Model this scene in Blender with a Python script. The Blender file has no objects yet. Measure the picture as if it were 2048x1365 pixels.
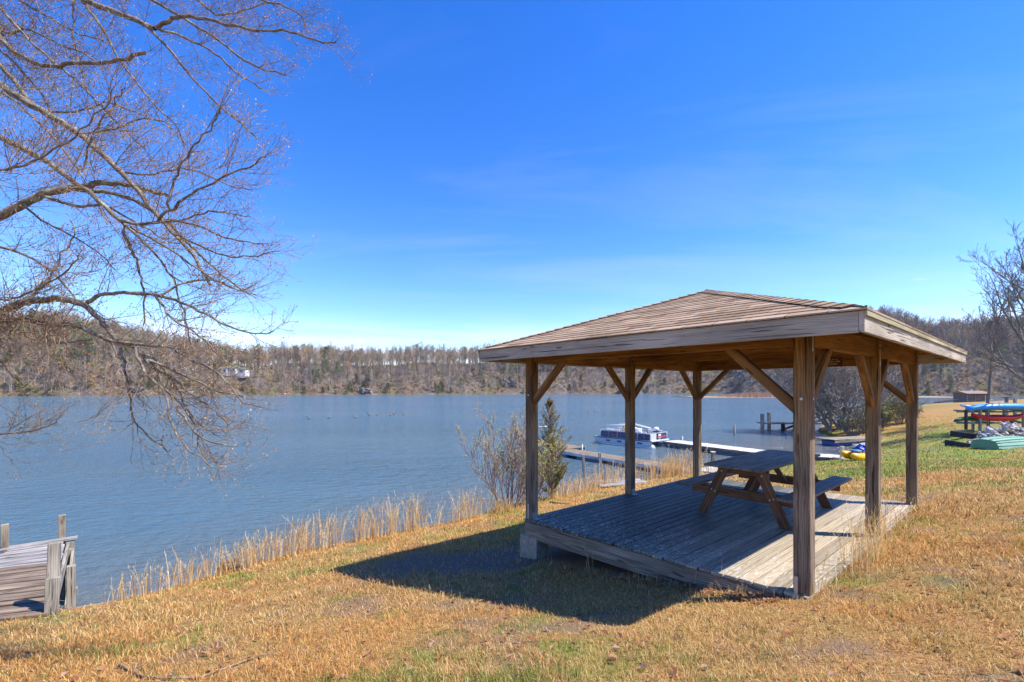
import bpy, math, random, time
import numpy as np
from mathutils import Vector, Matrix, Quaternion, noise as mnoise
from mathutils.geometry import delaunay_2d_cdt
T0 = time.time()
scene = bpy.context.scene
COL = scene.collection
R = math.radians
F = 924.5            # focal length in pixels of a 2048 px wide picture
HOR = 779.0          # eye level row
ZW = -4.2            # water level, the eye is at z = 0

def P(px, py, y):
    """world point seen at that pixel at depth y"""
    return Vector(((px-1024)*y/F, y, (HOR-py)*y/F))
def Q(px, py, z):
    """world point seen at that pixel at height z"""
    y = -z*F/(py-HOR)
    return Vector(((px-1024)*y/F, y, z))

# ------------------------------------------------------------------ objects
BASE = {}
def tag(o, label=None, cat=None, group=None, kind=None):
    if label: o['label'] = label
    if cat: o['category'] = cat
    if group: o['group'] = group
    if kind: o['kind'] = kind
    return o
def thing(name, label, cat, loc=(0, 0, 0), group=None):
    o = bpy.data.objects.new(name, None)
    o.empty_display_size = .2
    COL.objects.link(o)
    o.location = loc
    BASE[o.name] = Vector(loc)
    return tag(o, label, cat, group)
def copy_tree(o, parent=None):
    c = o.copy(); COL.objects.link(c)
    if parent is not None:
        c.parent = parent
    BASE[c.name] = BASE.get(o.name, Vector((0, 0, 0)))
    for ch in list(o.children):
        copy_tree(ch, c)
    return c

class MB:
    """mesh builder; g is a solid-texture coordinate with x along the grain, c a colour"""
    def __init__(s, seed=0):
        s.v = []; s.f = []; s.g = []; s.c = []; s.m = []
        s.rng = random.Random(seed)
        s.col = (1, 1, 1)
        s.mi = 0
    def add(s, vs, fs, gs=None):
        n = len(s.v)
        s.v += [tuple(p) for p in vs]
        s.g += [tuple(q) for q in (gs or vs)]
        s.c += [s.col]*len(vs)
        s.f += [tuple(i+n for i in f) for f in fs]
        s.m += [s.mi]*len(fs)
    def obox(s, c, ax, ay, az, hx, hy, hz, grain=0):
        """oriented box: centre, unit axes, half sizes; grain = axis number of the grain"""
        r = s.rng
        off = (r.uniform(-20, 20), r.uniform(-.12, .12), r.uniform(-.12, .12))
        vs = []; gs = []
        for i in (-1, 1):
            for j in (-1, 1):
                for k in (-1, 1):
                    vs.append(c + ax*(i*hx) + ay*(j*hy) + az*(k*hz))
                    q = [i*hx, j*hy, k*hz]
                    q = q[grain:] + q[:grain]
                    gs.append((q[0]+off[0], q[1]+off[1], q[2]+off[2]))
        s.add(vs, [(0, 1, 3, 2), (4, 6, 7, 5), (0, 4, 5, 1), (2, 3, 7, 6), (0, 2, 6, 4), (1, 5, 7, 3)], gs)
    def box(s, c, size, rz=0, grain=0):
        c = Vector(c); a = Vector((math.cos(rz), math.sin(rz), 0)); b = Vector((-math.sin(rz), math.cos(rz), 0))
        s.obox(c, a, b, Vector((0, 0, 1)), size[0]/2, size[1]/2, size[2]/2, grain)
    def bar(s, p0, p1, w, h, up=(0, 0, 1)):
        """a straight timber from p0 to p1, w across, h along up"""
        p0 = Vector(p0); p1 = Vector(p1); d = p1-p0; L = d.length; d.normalize()
        u = Vector(up); y = u.cross(d)
        if y.length < 1e-5: y = Vector((1, 0, 0)).cross(d)
        y.normalize(); z = d.cross(y)
        s.obox((p0+p1)/2, d, y, z, L/2, w/2, h/2, 0)
    def tube(s, pts, rad, n=6, cap=True, gs=None):
        """tapered tube along pts"""
        pts = [Vector(p) for p in pts]
        if not hasattr(rad, '__len__'): rad = [rad]*len(pts)
        m = len(s.v); off = s.rng.uniform(0, 50)
        t = (pts[1]-pts[0]); t.normalize()
        a = Vector((0, 0, 1)) if abs(t.z) < .9 else Vector((1, 0, 0))
        x = a.cross(t); x.normalize()
        L = 0; k = len(pts)
        cs = [(math.cos(2*math.pi*i/n), math.sin(2*math.pi*i/n)) for i in range(n)]
        for i in range(k):
            if i:
                L += (pts[i]-pts[i-1]).length
            if 0 < i < k-1: t = pts[i+1]-pts[i-1]
            elif i: t = pts[i]-pts[i-1]
            t.normalize()
            x = x - t*x.dot(t)
            if x.length < 1e-6: x = t.orthogonal()
            x.normalize(); y = t.cross(x)
            r = rad[i]; p = pts[i]
            for c, q in cs:
                s.v.append((p.x+(x.x*c+y.x*q)*r, p.y+(x.y*c+y.y*q)*r, p.z+(x.z*c+y.z*q)*r))
                s.g.append((L+off, c*r, q*r))
        s.c += [s.col]*(k*n)
        for i in range(k-1):
            for j in range(n):
                a0 = m+i*n+j; a1 = m+i*n+(j+1) % n
                s.f.append((a0, a1, a1+n, a0+n)); s.m.append(s.mi)
        if cap:
            s.f.append(tuple(m+j for j in range(n))[::-1]); s.m.append(s.mi)
            s.f.append(tuple(m+(k-1)*n+j for j in range(n))); s.m.append(s.mi)
    def blob(s, c, r, seed=0, nu=8, nv=6, rough=.25, sc=1.0):
        c = Vector(c); vs = []; fs = []
        if not hasattr(r, '__len__'): r = (r, r, r)
        for i in range(nv+1):
            th = math.pi*i/nv
            for j in range(nu):
                ph = 2*math.pi*j/nu
                d = Vector((math.sin(th)*math.cos(ph), math.sin(th)*math.sin(ph), math.cos(th)))
                k = 1+rough*mnoise.noise(d*1.7*sc+Vector((seed*7.3, seed*3.1, 0)))*2
                vs.append((c.x+d.x*r[0]*k, c.y+d.y*r[1]*k, c.z+d.z*r[2]*k))
        for i in range(nv):
            for j in range(nu):
                a = i*nu+j; b = i*nu+(j+1) % nu
                fs.append((a, a+nu, b+nu, b))
        s.add(vs, fs)
    def build(s, name, mats, parent=None, smooth=False, bevel=0, kind=None):
        base = BASE[parent.name] if parent is not None else Vector((0, 0, 0))
        me = bpy.data.meshes.new(name)
        v = np.array(s.v, dtype=np.float64).reshape(-1, 3) - np.array(base)
        me.from_pydata(v.tolist(), [], s.f)
        at = me.attributes.new('gc', 'FLOAT_VECTOR', 'POINT')
        at.data.foreach_set('vector', np.array(s.g, dtype=np.float32).ravel())
        ca = me.attributes.new('Col', 'FLOAT_COLOR', 'POINT')
        cc = np.ones((len(s.c), 4), dtype=np.float32); cc[:, :3] = np.array(s.c, dtype=np.float32).reshape(-1, 3)
        ca.data.foreach_set('color', cc.ravel())
        if not isinstance(mats, (list, tuple)): mats = [mats]
        for mt in mats: me.materials.append(mt)
        if len(mats) > 1: me.polygons.foreach_set('material_index', s.m)
        if smooth: me.polygons.foreach_set('use_smooth', [True]*len(s.f))
        me.update()
        o = bpy.data.objects.new(name, me)
        COL.objects.link(o)
        BASE[o.name] = base
        if parent is not None: o.parent = parent
        if bevel:
            b = o.modifiers.new('b', 'BEVEL'); b.width = bevel; b.segments = 1; b.limit_method = 'ANGLE'
        if kind: o['kind'] = kind
        return o

def np_mesh(name, v, f, col, mat, parent=None, gc=None, smooth=False):
    """bulk mesh from arrays; f is (M,k)"""
    me = bpy.data.meshes.new(name)
    n, m, k = len(v), len(f), f.shape[1]
    me.vertices.add(n); me.vertices.foreach_set('co', np.asarray(v, np.float32).ravel())
    me.loops.add(m*k); me.loops.foreach_set('vertex_index', np.asarray(f, np.int32).ravel())
    me.polygons.add(m); me.polygons.foreach_set('loop_start', np.arange(0, m*k, k, dtype=np.int32))
    me.polygons.foreach_set('loop_total', np.full(m, k, np.int32))
    if smooth: me.polygons.foreach_set('use_smooth', np.ones(m, bool))
    if col is not None:
        ca = me.attributes.new('Col', 'FLOAT_COLOR', 'POINT')
        cc = np.ones((n, 4), np.float32); cc[:, :3] = col
        ca.data.foreach_set('color', cc.ravel())
    if gc is not None:
        at = me.attributes.new('gc', 'FLOAT_VECTOR', 'POINT'); at.data.foreach_set('vector', np.asarray(gc, np.float32).ravel())
    me.materials.append(mat)
    me.update(calc_edges=True); me.validate()
    o = bpy.data.objects.new(name, me); COL.objects.link(o)
    BASE[o.name] = Vector((0, 0, 0))
    if parent is not None: o.parent = parent
    return o

# ------------------------------------------------------------------ materials
class NT:
    def __init__(s, name):
        s.mat = bpy.data.materials.new(name); s.mat.use_nodes = True
        s.t = s.mat.node_tree; s.n = s.t.nodes; s.l = s.t.links
        s.b = s.n['Principled BSDF']
        s.b.inputs['Specular IOR Level'].default_value = .3
    def new(s, typ, **kw):
        x = s.n.new(typ)
        for k, v in kw.items():
            if hasattr(x, k): setattr(x, k, v)
            else: x.inputs[k].default_value = v
        return x
    def link(s, a, b): s.l.new(a, b)
    def attr(s, name):
        return s.new('ShaderNodeAttribute', attribute_name=name)
    def mapping(s, vec, scale=(1, 1, 1), loc=(0, 0, 0), rot=(0, 0, 0)):
        m = s.new('ShaderNodeMapping'); m.inputs['Scale'].default_value = scale
        m.inputs['Location'].default_value = loc; m.inputs['Rotation'].default_value = rot
        s.link(vec, m.inputs['Vector']); return m.outputs[0]
    def noise(s, vec, scale, detail=3, rough=.55, dist=0):
        x = s.new('ShaderNodeTexNoise'); x.inputs['Scale'].default_value = scale
        x.inputs['Detail'].default_value = detail; x.inputs['Roughness'].default_value = rough
        x.inputs['Distortion'].default_value = dist
        if vec is not None: s.link(vec, x.inputs['Vector'])
        return x.outputs[0]
    def ramp(s, fac, stops, interp='LINEAR'):
        x = s.new('ShaderNodeValToRGB'); cr = x.color_ramp; cr.interpolation = interp
        while len(cr.elements) > 1: cr.elements.remove(cr.elements[-1])
        for i, (p, c) in enumerate(stops):
            e = cr.elements[0] if i == 0 else cr.elements.new(p)
            e.position = p
            e.color = (*c, 1) if hasattr(c, '__len__') else (c, c, c, 1)
        s.link(fac, x.inputs[0]); return x.outputs[0]
    def mix(s, fac, a, b, mode='MIX'):
        x = s.new('ShaderNodeMix', data_type='RGBA', blend_type=mode)
        for i, q in ((0, fac), (6, a), (7, b)):
            if hasattr(q, 'node'): s.link(q, x.inputs[i])
            elif i == 0: x.inputs[0].default_value = q
            else: x.inputs[i].default_value = (*q, 1)
        return x.outputs[2]
    def math(s, op, a, b=0, clamp=False):
        x = s.new('ShaderNodeMath', operation=op); x.use_clamp = clamp
        for i, q in ((0, a), (1, b)):
            if hasattr(q, 'node'): s.link(q, x.inputs[i])
            else: x.inputs[i].default_value = q
        return x.outputs[0]
    def bump(s, h, dist=.01, strength=1.0, prev=None):
        x = s.new('ShaderNodeBump'); x.inputs['Distance'].default_value = dist; x.inputs['Strength'].default_value = strength
        s.link(h, x.inputs['Height'])
        if prev is not None: s.link(prev, x.inputs['Normal'])
        s.link(x.outputs[0], s.b.inputs['Normal']); return x.outputs[0]
    def done(s, col=None, rough=None, metal=None, spec=None):
        if col is not None:
            if hasattr(col, 'node'): s.link(col, s.b.inputs['Base Color'])
            else: s.b.inputs['Base Color'].default_value = (*col, 1)
        if rough is not None:
            if hasattr(rough, 'node'): s.link(rough, s.b.inputs['Roughness'])
            else: s.b.inputs['Roughness'].default_value = rough
        if metal is not None: s.b.inputs['Metallic'].default_value = metal
        if spec is not None: s.b.inputs['Specular IOR Level'].default_value = spec
        return s.mat

def wood(name, dark, mid, light, ring=.5, crack=.35, zmix=None, flake=0, rough=.85, knots=True):
    """weathered sawn timber; zmix = (dark, mid, light, z0, z1) a second colouring above z1"""
    m = NT(name); g = m.attr('gc').outputs['Vector']
    nz = m.noise(m.mapping(g, (1.1, 9, 9)), 1.0, 2)
    wv = m.new('ShaderNodeTexWave', wave_type='RINGS', rings_direction='X', wave_profile='SIN')
    m.link(m.mapping(g, (.18, 1, 1)), wv.inputs['Vector'])
    for k, v in (('Scale', 24), ('Distortion', 16), ('Detail', 3.5), ('Detail Scale', .3), ('Detail Roughness', .5)): wv.inputs[k].default_value = v
    st = m.noise(m.mapping(g, (2.0, 160, 160)), 1.0, 4, .65)
    fine = m.noise(m.mapping(g, (9, 420, 420)), 1.0, 2)
    ring *= .40
    f = m.math('ADD', m.math('MULTIPLY', wv.outputs[1], ring), m.math('MULTIPLY', st, 1-ring))
    f = m.math('ADD', f, m.math('MULTIPLY', m.math('SUBTRACT', fine, .5), .35))
    f = m.math('ADD', f, m.math('MULTIPLY', m.math('SUBTRACT', nz, .5), .9))
    col = m.ramp(f, [(.20, dark), (.5, mid), (.80, light)])
    if zmix:
        c2 = m.ramp(f, [(.22, zmix[0]), (.5, zmix[1]), (.78, zmix[2])])
        z = m.new('ShaderNodeSeparateXYZ'); gp = m.new('ShaderNodeNewGeometry'); m.link(gp.outputs['Position'], z.inputs[0])
        zz = m.math('ADD', z.outputs[2], m.math('MULTIPLY', m.math('SUBTRACT', nz, .5), .5))
        mr = m.new('ShaderNodeMapRange'); m.link(zz, mr.inputs[0]); mr.inputs[1].default_value = zmix[3]; mr.inputs[2].default_value = zmix[4]
        col = m.mix(mr.outputs[0], col, c2)
    ck = m.noise(m.mapping(g, (1.3, 46, 46), loc=(3, 5, 1)), 1.0, 2, .5, .6)
    ckm = m.ramp(ck, [(.61, 0.0), (.65, 1.0)])
    col = m.mix(m.math('MULTIPLY', ckm, crack), col, (.02, .015, .012))
    if knots:
        vo = m.new('ShaderNodeTexVoronoi', feature='F1'); m.link(m.mapping(g, (1.9, 9, 9)), vo.inputs['Vector']); vo.inputs['Scale'].default_value = 1
        col = m.mix(m.ramp(vo.outputs['Distance'], [(.07, .75), (.13, 0.0)]), col, (.045, .022, .01))
    if flake:
        fl = m.noise(m.mapping(g, (10, 30, 30)), 1.0, 5, .62)
        big = m.noise(m.mapping(g, (.8, 1.5, 1.5)), 1.0, 2)
        fm = m.ramp(m.math('ADD', fl, m.math('MULTIPLY', m.math('SUBTRACT', big, .5), .6)), [(.61, 0.0), (.66, 1.0)])
        col = m.mix(m.math('MULTIPLY', fm, flake), col, (.55, .55, .5))
    bl = m.noise(m.mapping(g, (.9, 3, 3), loc=(7, 2, 2)), 1.0, 3)
    col = m.mix(1.0, col, m.ramp(bl, [(.3, .72), (.7, 1.25)]), 'MULTIPLY')
    h = m.math('SUBTRACT', f, m.math('MULTIPLY', ckm, 1.2))
    m.bump(h, .003, .45)
    return m.done(col, rough, spec=.2)

def simple(name, col, rough=.6, metal=0, var=.15, scale=6, spec=.4, bump=0):
    m = NT(name); tc = m.new('ShaderNodeNewGeometry').outputs['Position']
    n = m.noise(tc, scale, 4, .6)
    lo = tuple(max(0, c*(1-var)) for c in col); hi = tuple(min(1, c*(1+var)) for c in col)
    c = m.ramp(n, [(.3, lo), (.7, hi)])
    if bump: m.bump(m.noise(tc, scale*4, 3), bump)
    return m.done(c, rough, metal, spec)

def vcol(name, rough=.9, transl=0, spec=.15, var=.0, scale=3):
    m = NT(name); c = m.attr('Col').outputs['Color']
    if var:
        tc = m.new('ShaderNodeNewGeometry').outputs['Position']
        n = m.noise(tc, scale, 3)
        c = m.mix(1.0, c, m.ramp(n, [(.3, 1-var), (.7, 1+var)]), 'MULTIPLY')
    m.done(c, rough, spec=spec)
    if transl:
        tr = m.new('ShaderNodeBsdfTranslucent'); m.link(c, tr.inputs[0])
        mx = m.new('ShaderNodeMixShader'); mx.inputs[0].default_value = transl
        m.link(m.b.outputs[0], mx.inputs[1]); m.link(tr.outputs[0], mx.inputs[2])
        m.link(mx.outputs[0], m.n['Material Output'].inputs[0])
    return m.mat

def bark(name, lo, mid, hi, lichen=None, scale=30):
    m = NT(name); g = m.attr('gc').outputs['Vector']
    n = m.noise(m.mapping(g, (.5, 1.4, 1.4)), scale, 4, .6)
    c = m.ramp(n, [(.3, lo), (.5, mid), (.72, hi)])
    if lichen:
        q = m.noise(m.mapping(g, (1, 1, 1), loc=(4, 4, 4)), 9, 4, .6)
        c = m.mix(m.ramp(q, [(.56, 0.0), (.62, .8)]), c, lichen)
    m.bump(n, .006, .7)
    return m.done(c, .9, spec=.15)

# palette
M = {}
M['post'] = wood('post_wood', (.075, .054, .035), (.20, .15, .10), (.32, .25, .175), .6, .8,
                 zmix=((.06, .026, .008), (.22, .105, .026), (.36, .19, .05), -.75, .45))
M['beam'] = wood('beam_wood', (.07, .025, .005), (.235, .105, .02), (.38, .195, .045), .55, .35)
M['brace'] = wood('brace_wood', (.05, .024, .01), (.20, .10, .034), (.35, .20, .075), .65, .8)
M['fascia'] = wood('fascia_wood', (.22, .185, .14), (.39, .335, .26), (.52, .46, .37), .45, .8)
M['trim'] = wood('trim_wood', (.15, .14, .08), (.36, .33, .2), (.5, .46, .3), .35, .3)
M['rim'] = wood('rim_wood', (.10, .078, .05), (.27, .21, .145), (.40, .33, .24), .6, .6)
M['table'] = wood('table_wood', (.055, .05, .045), (.15, .14, .125), (.25, .235, .215), .4, .9, rough=.55)
M['leg'] = wood('leg_wood', (.045, .022, .012), (.15, .075, .04), (.25, .145, .085), .6, .9)
M['grey'] = wood('grey_wood', (.10, .09, .075), (.27, .245, .205), (.42, .385, .33), .45, .8)
M['dock'] = wood('dock_wood', (.10, .08, .055), (.28, .235, .17), (.42, .36, .27), .4, .7)
M['dockbrown'] = wood('dock_brown_wood', (.07, .045, .03), (.20, .15, .11), (.33, .27, .21), .4, .8)
M['dockgrey'] = wood('dock_grey_wood', (.13, .12, .115), (.30, .28, .27), (.45, .43, .42), .3, .8)
M['pale'] = wood('pale_wood', (.35, .3, .22), (.55, .49, .38), (.7, .64, .52), .3, .4)
M['black'] = wood('black_timber', (.012, .012, .014), (.035, .034, .036), (.07, .068, .07), .4, .5)
M['block'] = simple('concrete', (.36, .30, .22), .9, var=.3, scale=18, bump=.004)
M['steel'] = simple('galvanised_steel', (.42, .45, .48), .45, .8, var=.2, scale=30)
M['white'] = simple('white_paint', (.78, .78, .76), .5, var=.08)
M['alu'] = simple('aluminium', (.55, .57, .6), .35, .6, var=.1)
M['water_stain'] = simple('dark_float', (.05, .06, .08), .7)
# ------------------------------------------------------------------ gazebo frame (needed by terrain too)
YAW = .863
DD = Vector((math.sin(YAW), math.cos(YAW), 0))     # along the long side, away from the eye
WW = Vector((math.cos(YAW), -math.sin(YAW), 0))    # along the short side, towards the near right post
GP = Vector((.306, 7.141, 0))                      # left front post
GW, GL = 3.721, 5.117
OV = .583
def G(u, t, z): return GP + WW*u + DD*t + Vector((0, 0, z))
def deck_z(u): return -1.985 + .09*u/GW

# ------------------------------------------------------------------ ground height
def q(px, py, z): v = Q(px, py, z); return (v.x, v.y, v.z)
SHORE = [(-70, -30), (-30, -6), (-14, 2.4), (-9.0, 5.4)] + [q(px, py, z)[:2] for px, py, z in (
    (0, 1245, -3.15), (90, 1226, -3.2), (240, 1200, -3.25), (420, 1152, -3.3), (560, 1112, -3.3), (700, 1085, -3.32), (850, 1056, -3.33),
    (960, 1030, -3.35), (1050, 1003, -3.38), (1150, 985, -3.42), (1250, 965, -3.45), (1380, 950, -3.55), (1500, 935, -3.7),
    (1600, 926, -3.82), (1680, 920, -3.9), (1705, 905, -4.0))] + [
    (25.3, 33.2), (28.6, 36.8), (28.3, 41), (31, 47), (37, 54), (47, 63), (58, 72), (66, 82), (80, 92), (115, 102), (170, 110)]
LAND = SHORE + [(260, 60), (260, -120), (-70, -120)]
CTRL = [q(*a) for a in (
    (1024, 1365, -1.66), (0, 1365, -2.1), (2048, 1365, -1.52), (1500, 1300, -1.72), (1600, 1195, -1.93), (1231, 1252, -1.98), (700, 1300, -2.1),
    (655, 1157, -2.98), (1064, 1112, -2.56), (900, 1150, -2.6), (300, 1260, -2.75), (0, 1245, -3.15), (90, 1226, -3.2), (240, 1200, -3.25),
    (420, 1152, -3.3), (560, 1112, -3.3), (700, 1085, -3.32), (850, 1056, -3.33), (960, 1030, -3.35), (1050, 1003, -3.38), (1150, 985, -3.42),
    (1250, 965, -3.45), (1380, 950, -3.55), (1500, 935, -3.7), (1600, 926, -3.82), (1680, 920, -3.9), (1705, 905, -4.0),
    (1750, 1085, -1.93), (1830, 1003, -1.93), (2048, 1150, -1.62), (2048, 1000, -1.66), (2048, 950, -1.9), (1900, 950, -2.15), (1760, 957, -2.45),
    (1650, 955, -2.75), (1500, 952, -3.15), (1750, 925, -3.35), (1900, 900, -3.05), (2048, 900, -2.85), (1800, 880, -3.35), (1900, 860, -2.85), (2040, 862, -2.6),
    (1800, 840, -2.95), (1820, 815, -2.35), (1780, 815, -2.45), (1880, 807, -1.95), (1960, 804, -1.7), (2048, 802, -1.45), (1960, 835, -2.3))]
CTRL += [(25.3, 33.2, -4.05), (28.6, 36.8, -3.95), (28.3, 41, -4.05), (31, 47, -4.0), (37, 54, -3.9), (47, 63, -3.7), (58, 74, -3.6), (66, 84, -3.7), (80, 92, -3.8), (115, 100, -3.8),
         (1.9, 9.2, -2.75), (2.3, 6.6, -2.35), (0, 0, -1.6), (3, 0, -1.45), (-3, 0, -1.9), (0, -6, -1.5), (-8, -4, -2.4), (9, -5, -1.0), (15, 2, -1.1), (30, 8, -1.3), (-30, -8, -3.0),
         (-14, 1, -3.1), (-30, -60, -2), (60, -60, 4), (120, -100, 9), (120, 40, 3), (90, 70, -.8), (170, 95, -1), (240, 40, 6), (-60, -100, 0)]
CA = np.array(CTRL)
def _tps(r2): return np.where(r2 > 1e-9, r2*np.log(np.maximum(r2, 1e-9)), 0)*.5
def _fit(lam=.25):
    X = CA[:, :2]/10; n = len(X)
    K = _tps(((X[:, None]-X[None])**2).sum(-1)) + lam*.02*np.eye(n)
    Pm = np.c_[np.ones(n), X]
    A = np.zeros((n+3, n+3)); A[:n, :n] = K; A[:n, n:] = Pm; A[n:, :n] = Pm.T
    return np.linalg.solve(A, np.r_[CA[:, 2], 0, 0, 0])
WT = _fit()
def gz(x, y):
    x = np.asarray(x, float); y = np.asarray(y, float); sh = x.shape
    p = np.c_[x.ravel(), y.ravel()]/10; out = np.empty(len(p)); X = CA[:, :2]/10
    for i in range(0, len(p), 40000):
        pp = p[i:i+40000]
        out[i:i+40000] = _tps(((pp[:, None]-X[None])**2).sum(-1))@WT[:-3] + WT[-3] + pp@WT[-2:]
    # gentle unevenness
    X_, Y_ = p[:, 0]*10, p[:, 1]*10
    out += .022*(vnoise(X_*1.3, Y_*1.3, 3)-.5) + .05*(vnoise(X_*.35, Y_*.35, 9)-.5)
    # keep the earth below the decking
    rx, ry = X_-GP.x, Y_-GP.y
    u = rx*WW.x+ry*WW.y; t = rx*DD.x+ry*DD.y
    inside = np.clip(np.minimum(np.minimum(u+.02, GW+.02-u), np.minimum(t+.05, GL+.05-t))/.12, 0, 1)
    lim = -1.985+.09*u/GW-.09
    out = np.where((inside > 0) & (out > lim), out*(1-inside)+lim*inside, out)
    return out.reshape(sh)
def _h(ix, iy, s):
    n = (ix*374761393+iy*668265263+s*1274126177) & 0x7fffffff
    n = ((n ^ (n >> 13))*1274126177) & 0x7fffffff
    return ((n ^ (n >> 16)) & 0xffff)/65535.0
def vnoise(x, y, s=0):
    x = np.asarray(x, float); y = np.asarray(y, float)
    ix = np.floor(x).astype(np.int64); iy = np.floor(y).astype(np.int64)
    fx = x-ix; fy = y-iy; fx = fx*fx*(3-2*fx); fy = fy*fy*(3-2*fy)
    a = _h(ix, iy, s); b = _h(ix+1, iy, s); c = _h(ix, iy+1, s); d = _h(ix+1, iy+1, s)
    return (a*(1-fx)+b*fx)*(1-fy)+(c*(1-fx)+d*fx)*fy
def fnoise(x, y, s=0, o=3):
    r = 0; a = 1; t = 0
    for i in range(o):
        r = r+a*vnoise(x*2**i, y*2**i, s+i*17); t += a; a *= .55
    return r/t
def gz1(x, y): return float(gz(np.array([x]), np.array([y]))[0])
LP = np.array(LAND)
def in_land(x, y, poly=None):
    poly = LP if poly is None else poly
    ins = np.zeros(len(x), bool); n = len(poly)
    for i in range(n):
        x1, y1 = poly[i]; x2, y2 = poly[(i+1) % n]
        c = ((y1 > y) != (y2 > y)) & (x < (x2-x1)*(y-y1)/(y2-y1+1e-12)+x1)
        ins ^= c
    return ins
def shore_dist(x, y):
    d = np.full(len(x), 1e9)
    for (x1, y1), (x2, y2) in zip(SHORE[:-1], SHORE[1:]):
        vx, vy = x2-x1, y2-y1
        t = np.clip(((x-x1)*vx+(y-y1)*vy)/(vx*vx+vy*vy), 0, 1)
        d = np.minimum(d, np.hypot(x-x1-t*vx, y-y1-t*vy))
    return d
def px_of(x, y): return 1024+F*x/np.maximum(y, .1)
def green(x, y):
    """0 dry straw .. 1 green turf"""
    n = fnoise(x*.9, y*.9, 5); n2 = fnoise(x*3.1, y*3.1, 21)
    n3 = fnoise(x*9, y*9, 31)
    g = np.clip((n*.4+n2*.35+n3*.25-.535)*9, 0, 1)*.7+.14*(n3 > .52)
    # the greener low lawn between the dry bank and the dry rise
    d = y*.9+x*.12
    lawn = np.clip((y-11.6+1.5*(n-.5))/2.5, 0, 1)*np.clip((41-y+14*(n2-.5)+6*(n-.5))/10, 0, 1)*np.clip((x-7.0)/3, 0, 1)
    lawn *= .45+.55*np.clip((n-.32)*4, 0, 1)
    g = np.maximum(g, lawn*1.0)
    return g
def bare(x, y):
    """bare dark soil"""
    n = fnoise(x*1.7, y*1.7, 40)
    d = np.hypot((x+.75)*.8, (y-7.3)*1.3)
    a = np.clip((1.6-d)*1.3+(n-.5)*2.2, 0, 1)
    b = np.clip((fnoise(x*2.6, y*2.6, 44)-.62)*7, 0, 1)*.75
    rx, ry = x-GP.x, y-GP.y
    u = rx*WW.x+ry*WW.y; t = rx*DD.x+ry*DD.y
    c = ((u > .05) & (u < GW-.1) & (t > .05) & (t < GL-.05))*1.0
    return np.maximum(np.maximum(a, b), c)

# ------------------------------------------------------------------ ground sheet
def resample(pl, step):
    out = []
    for (x1, y1), (x2, y2) in zip(pl[:-1], pl[1:]):
        L = math.hypot(x2-x1, y2-y1); st = step(math.hypot((x1+x2)/2, (y1+y2)/2)); n = max(1, int(L/st))
        for i in range(n): out.append((x1+(x2-x1)*i/n, y1+(y2-y1)*i/n))
    out.append(pl[-1]); return out
def smooth_poly(pl, it=2):
    for _ in range(it):
        o = [pl[0]]
        for a, b in zip(pl[:-1], pl[1:]):
            o += [(a[0]*.75+b[0]*.25, a[1]*.75+b[1]*.25), (a[0]*.25+b[0]*.75, a[1]*.25+b[1]*.75)]
        o.append(pl[-1]); pl = o
    return pl
SHS = resample(smooth_poly(SHORE), lambda r: .3 if r < 30 else (1.0 if r < 70 else 4))
rn = np.random.default_rng(4)
wob = np.array([(float(vnoise(np.array([x*1.1]), np.array([y*1.1]), 77)[0])-.5)*(.12 if math.hypot(x, y) < 24 else .9) for x, y in SHS])
SHW = [(x+w*.7, y+w) for (x, y), w in zip(SHS, wob)]
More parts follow.
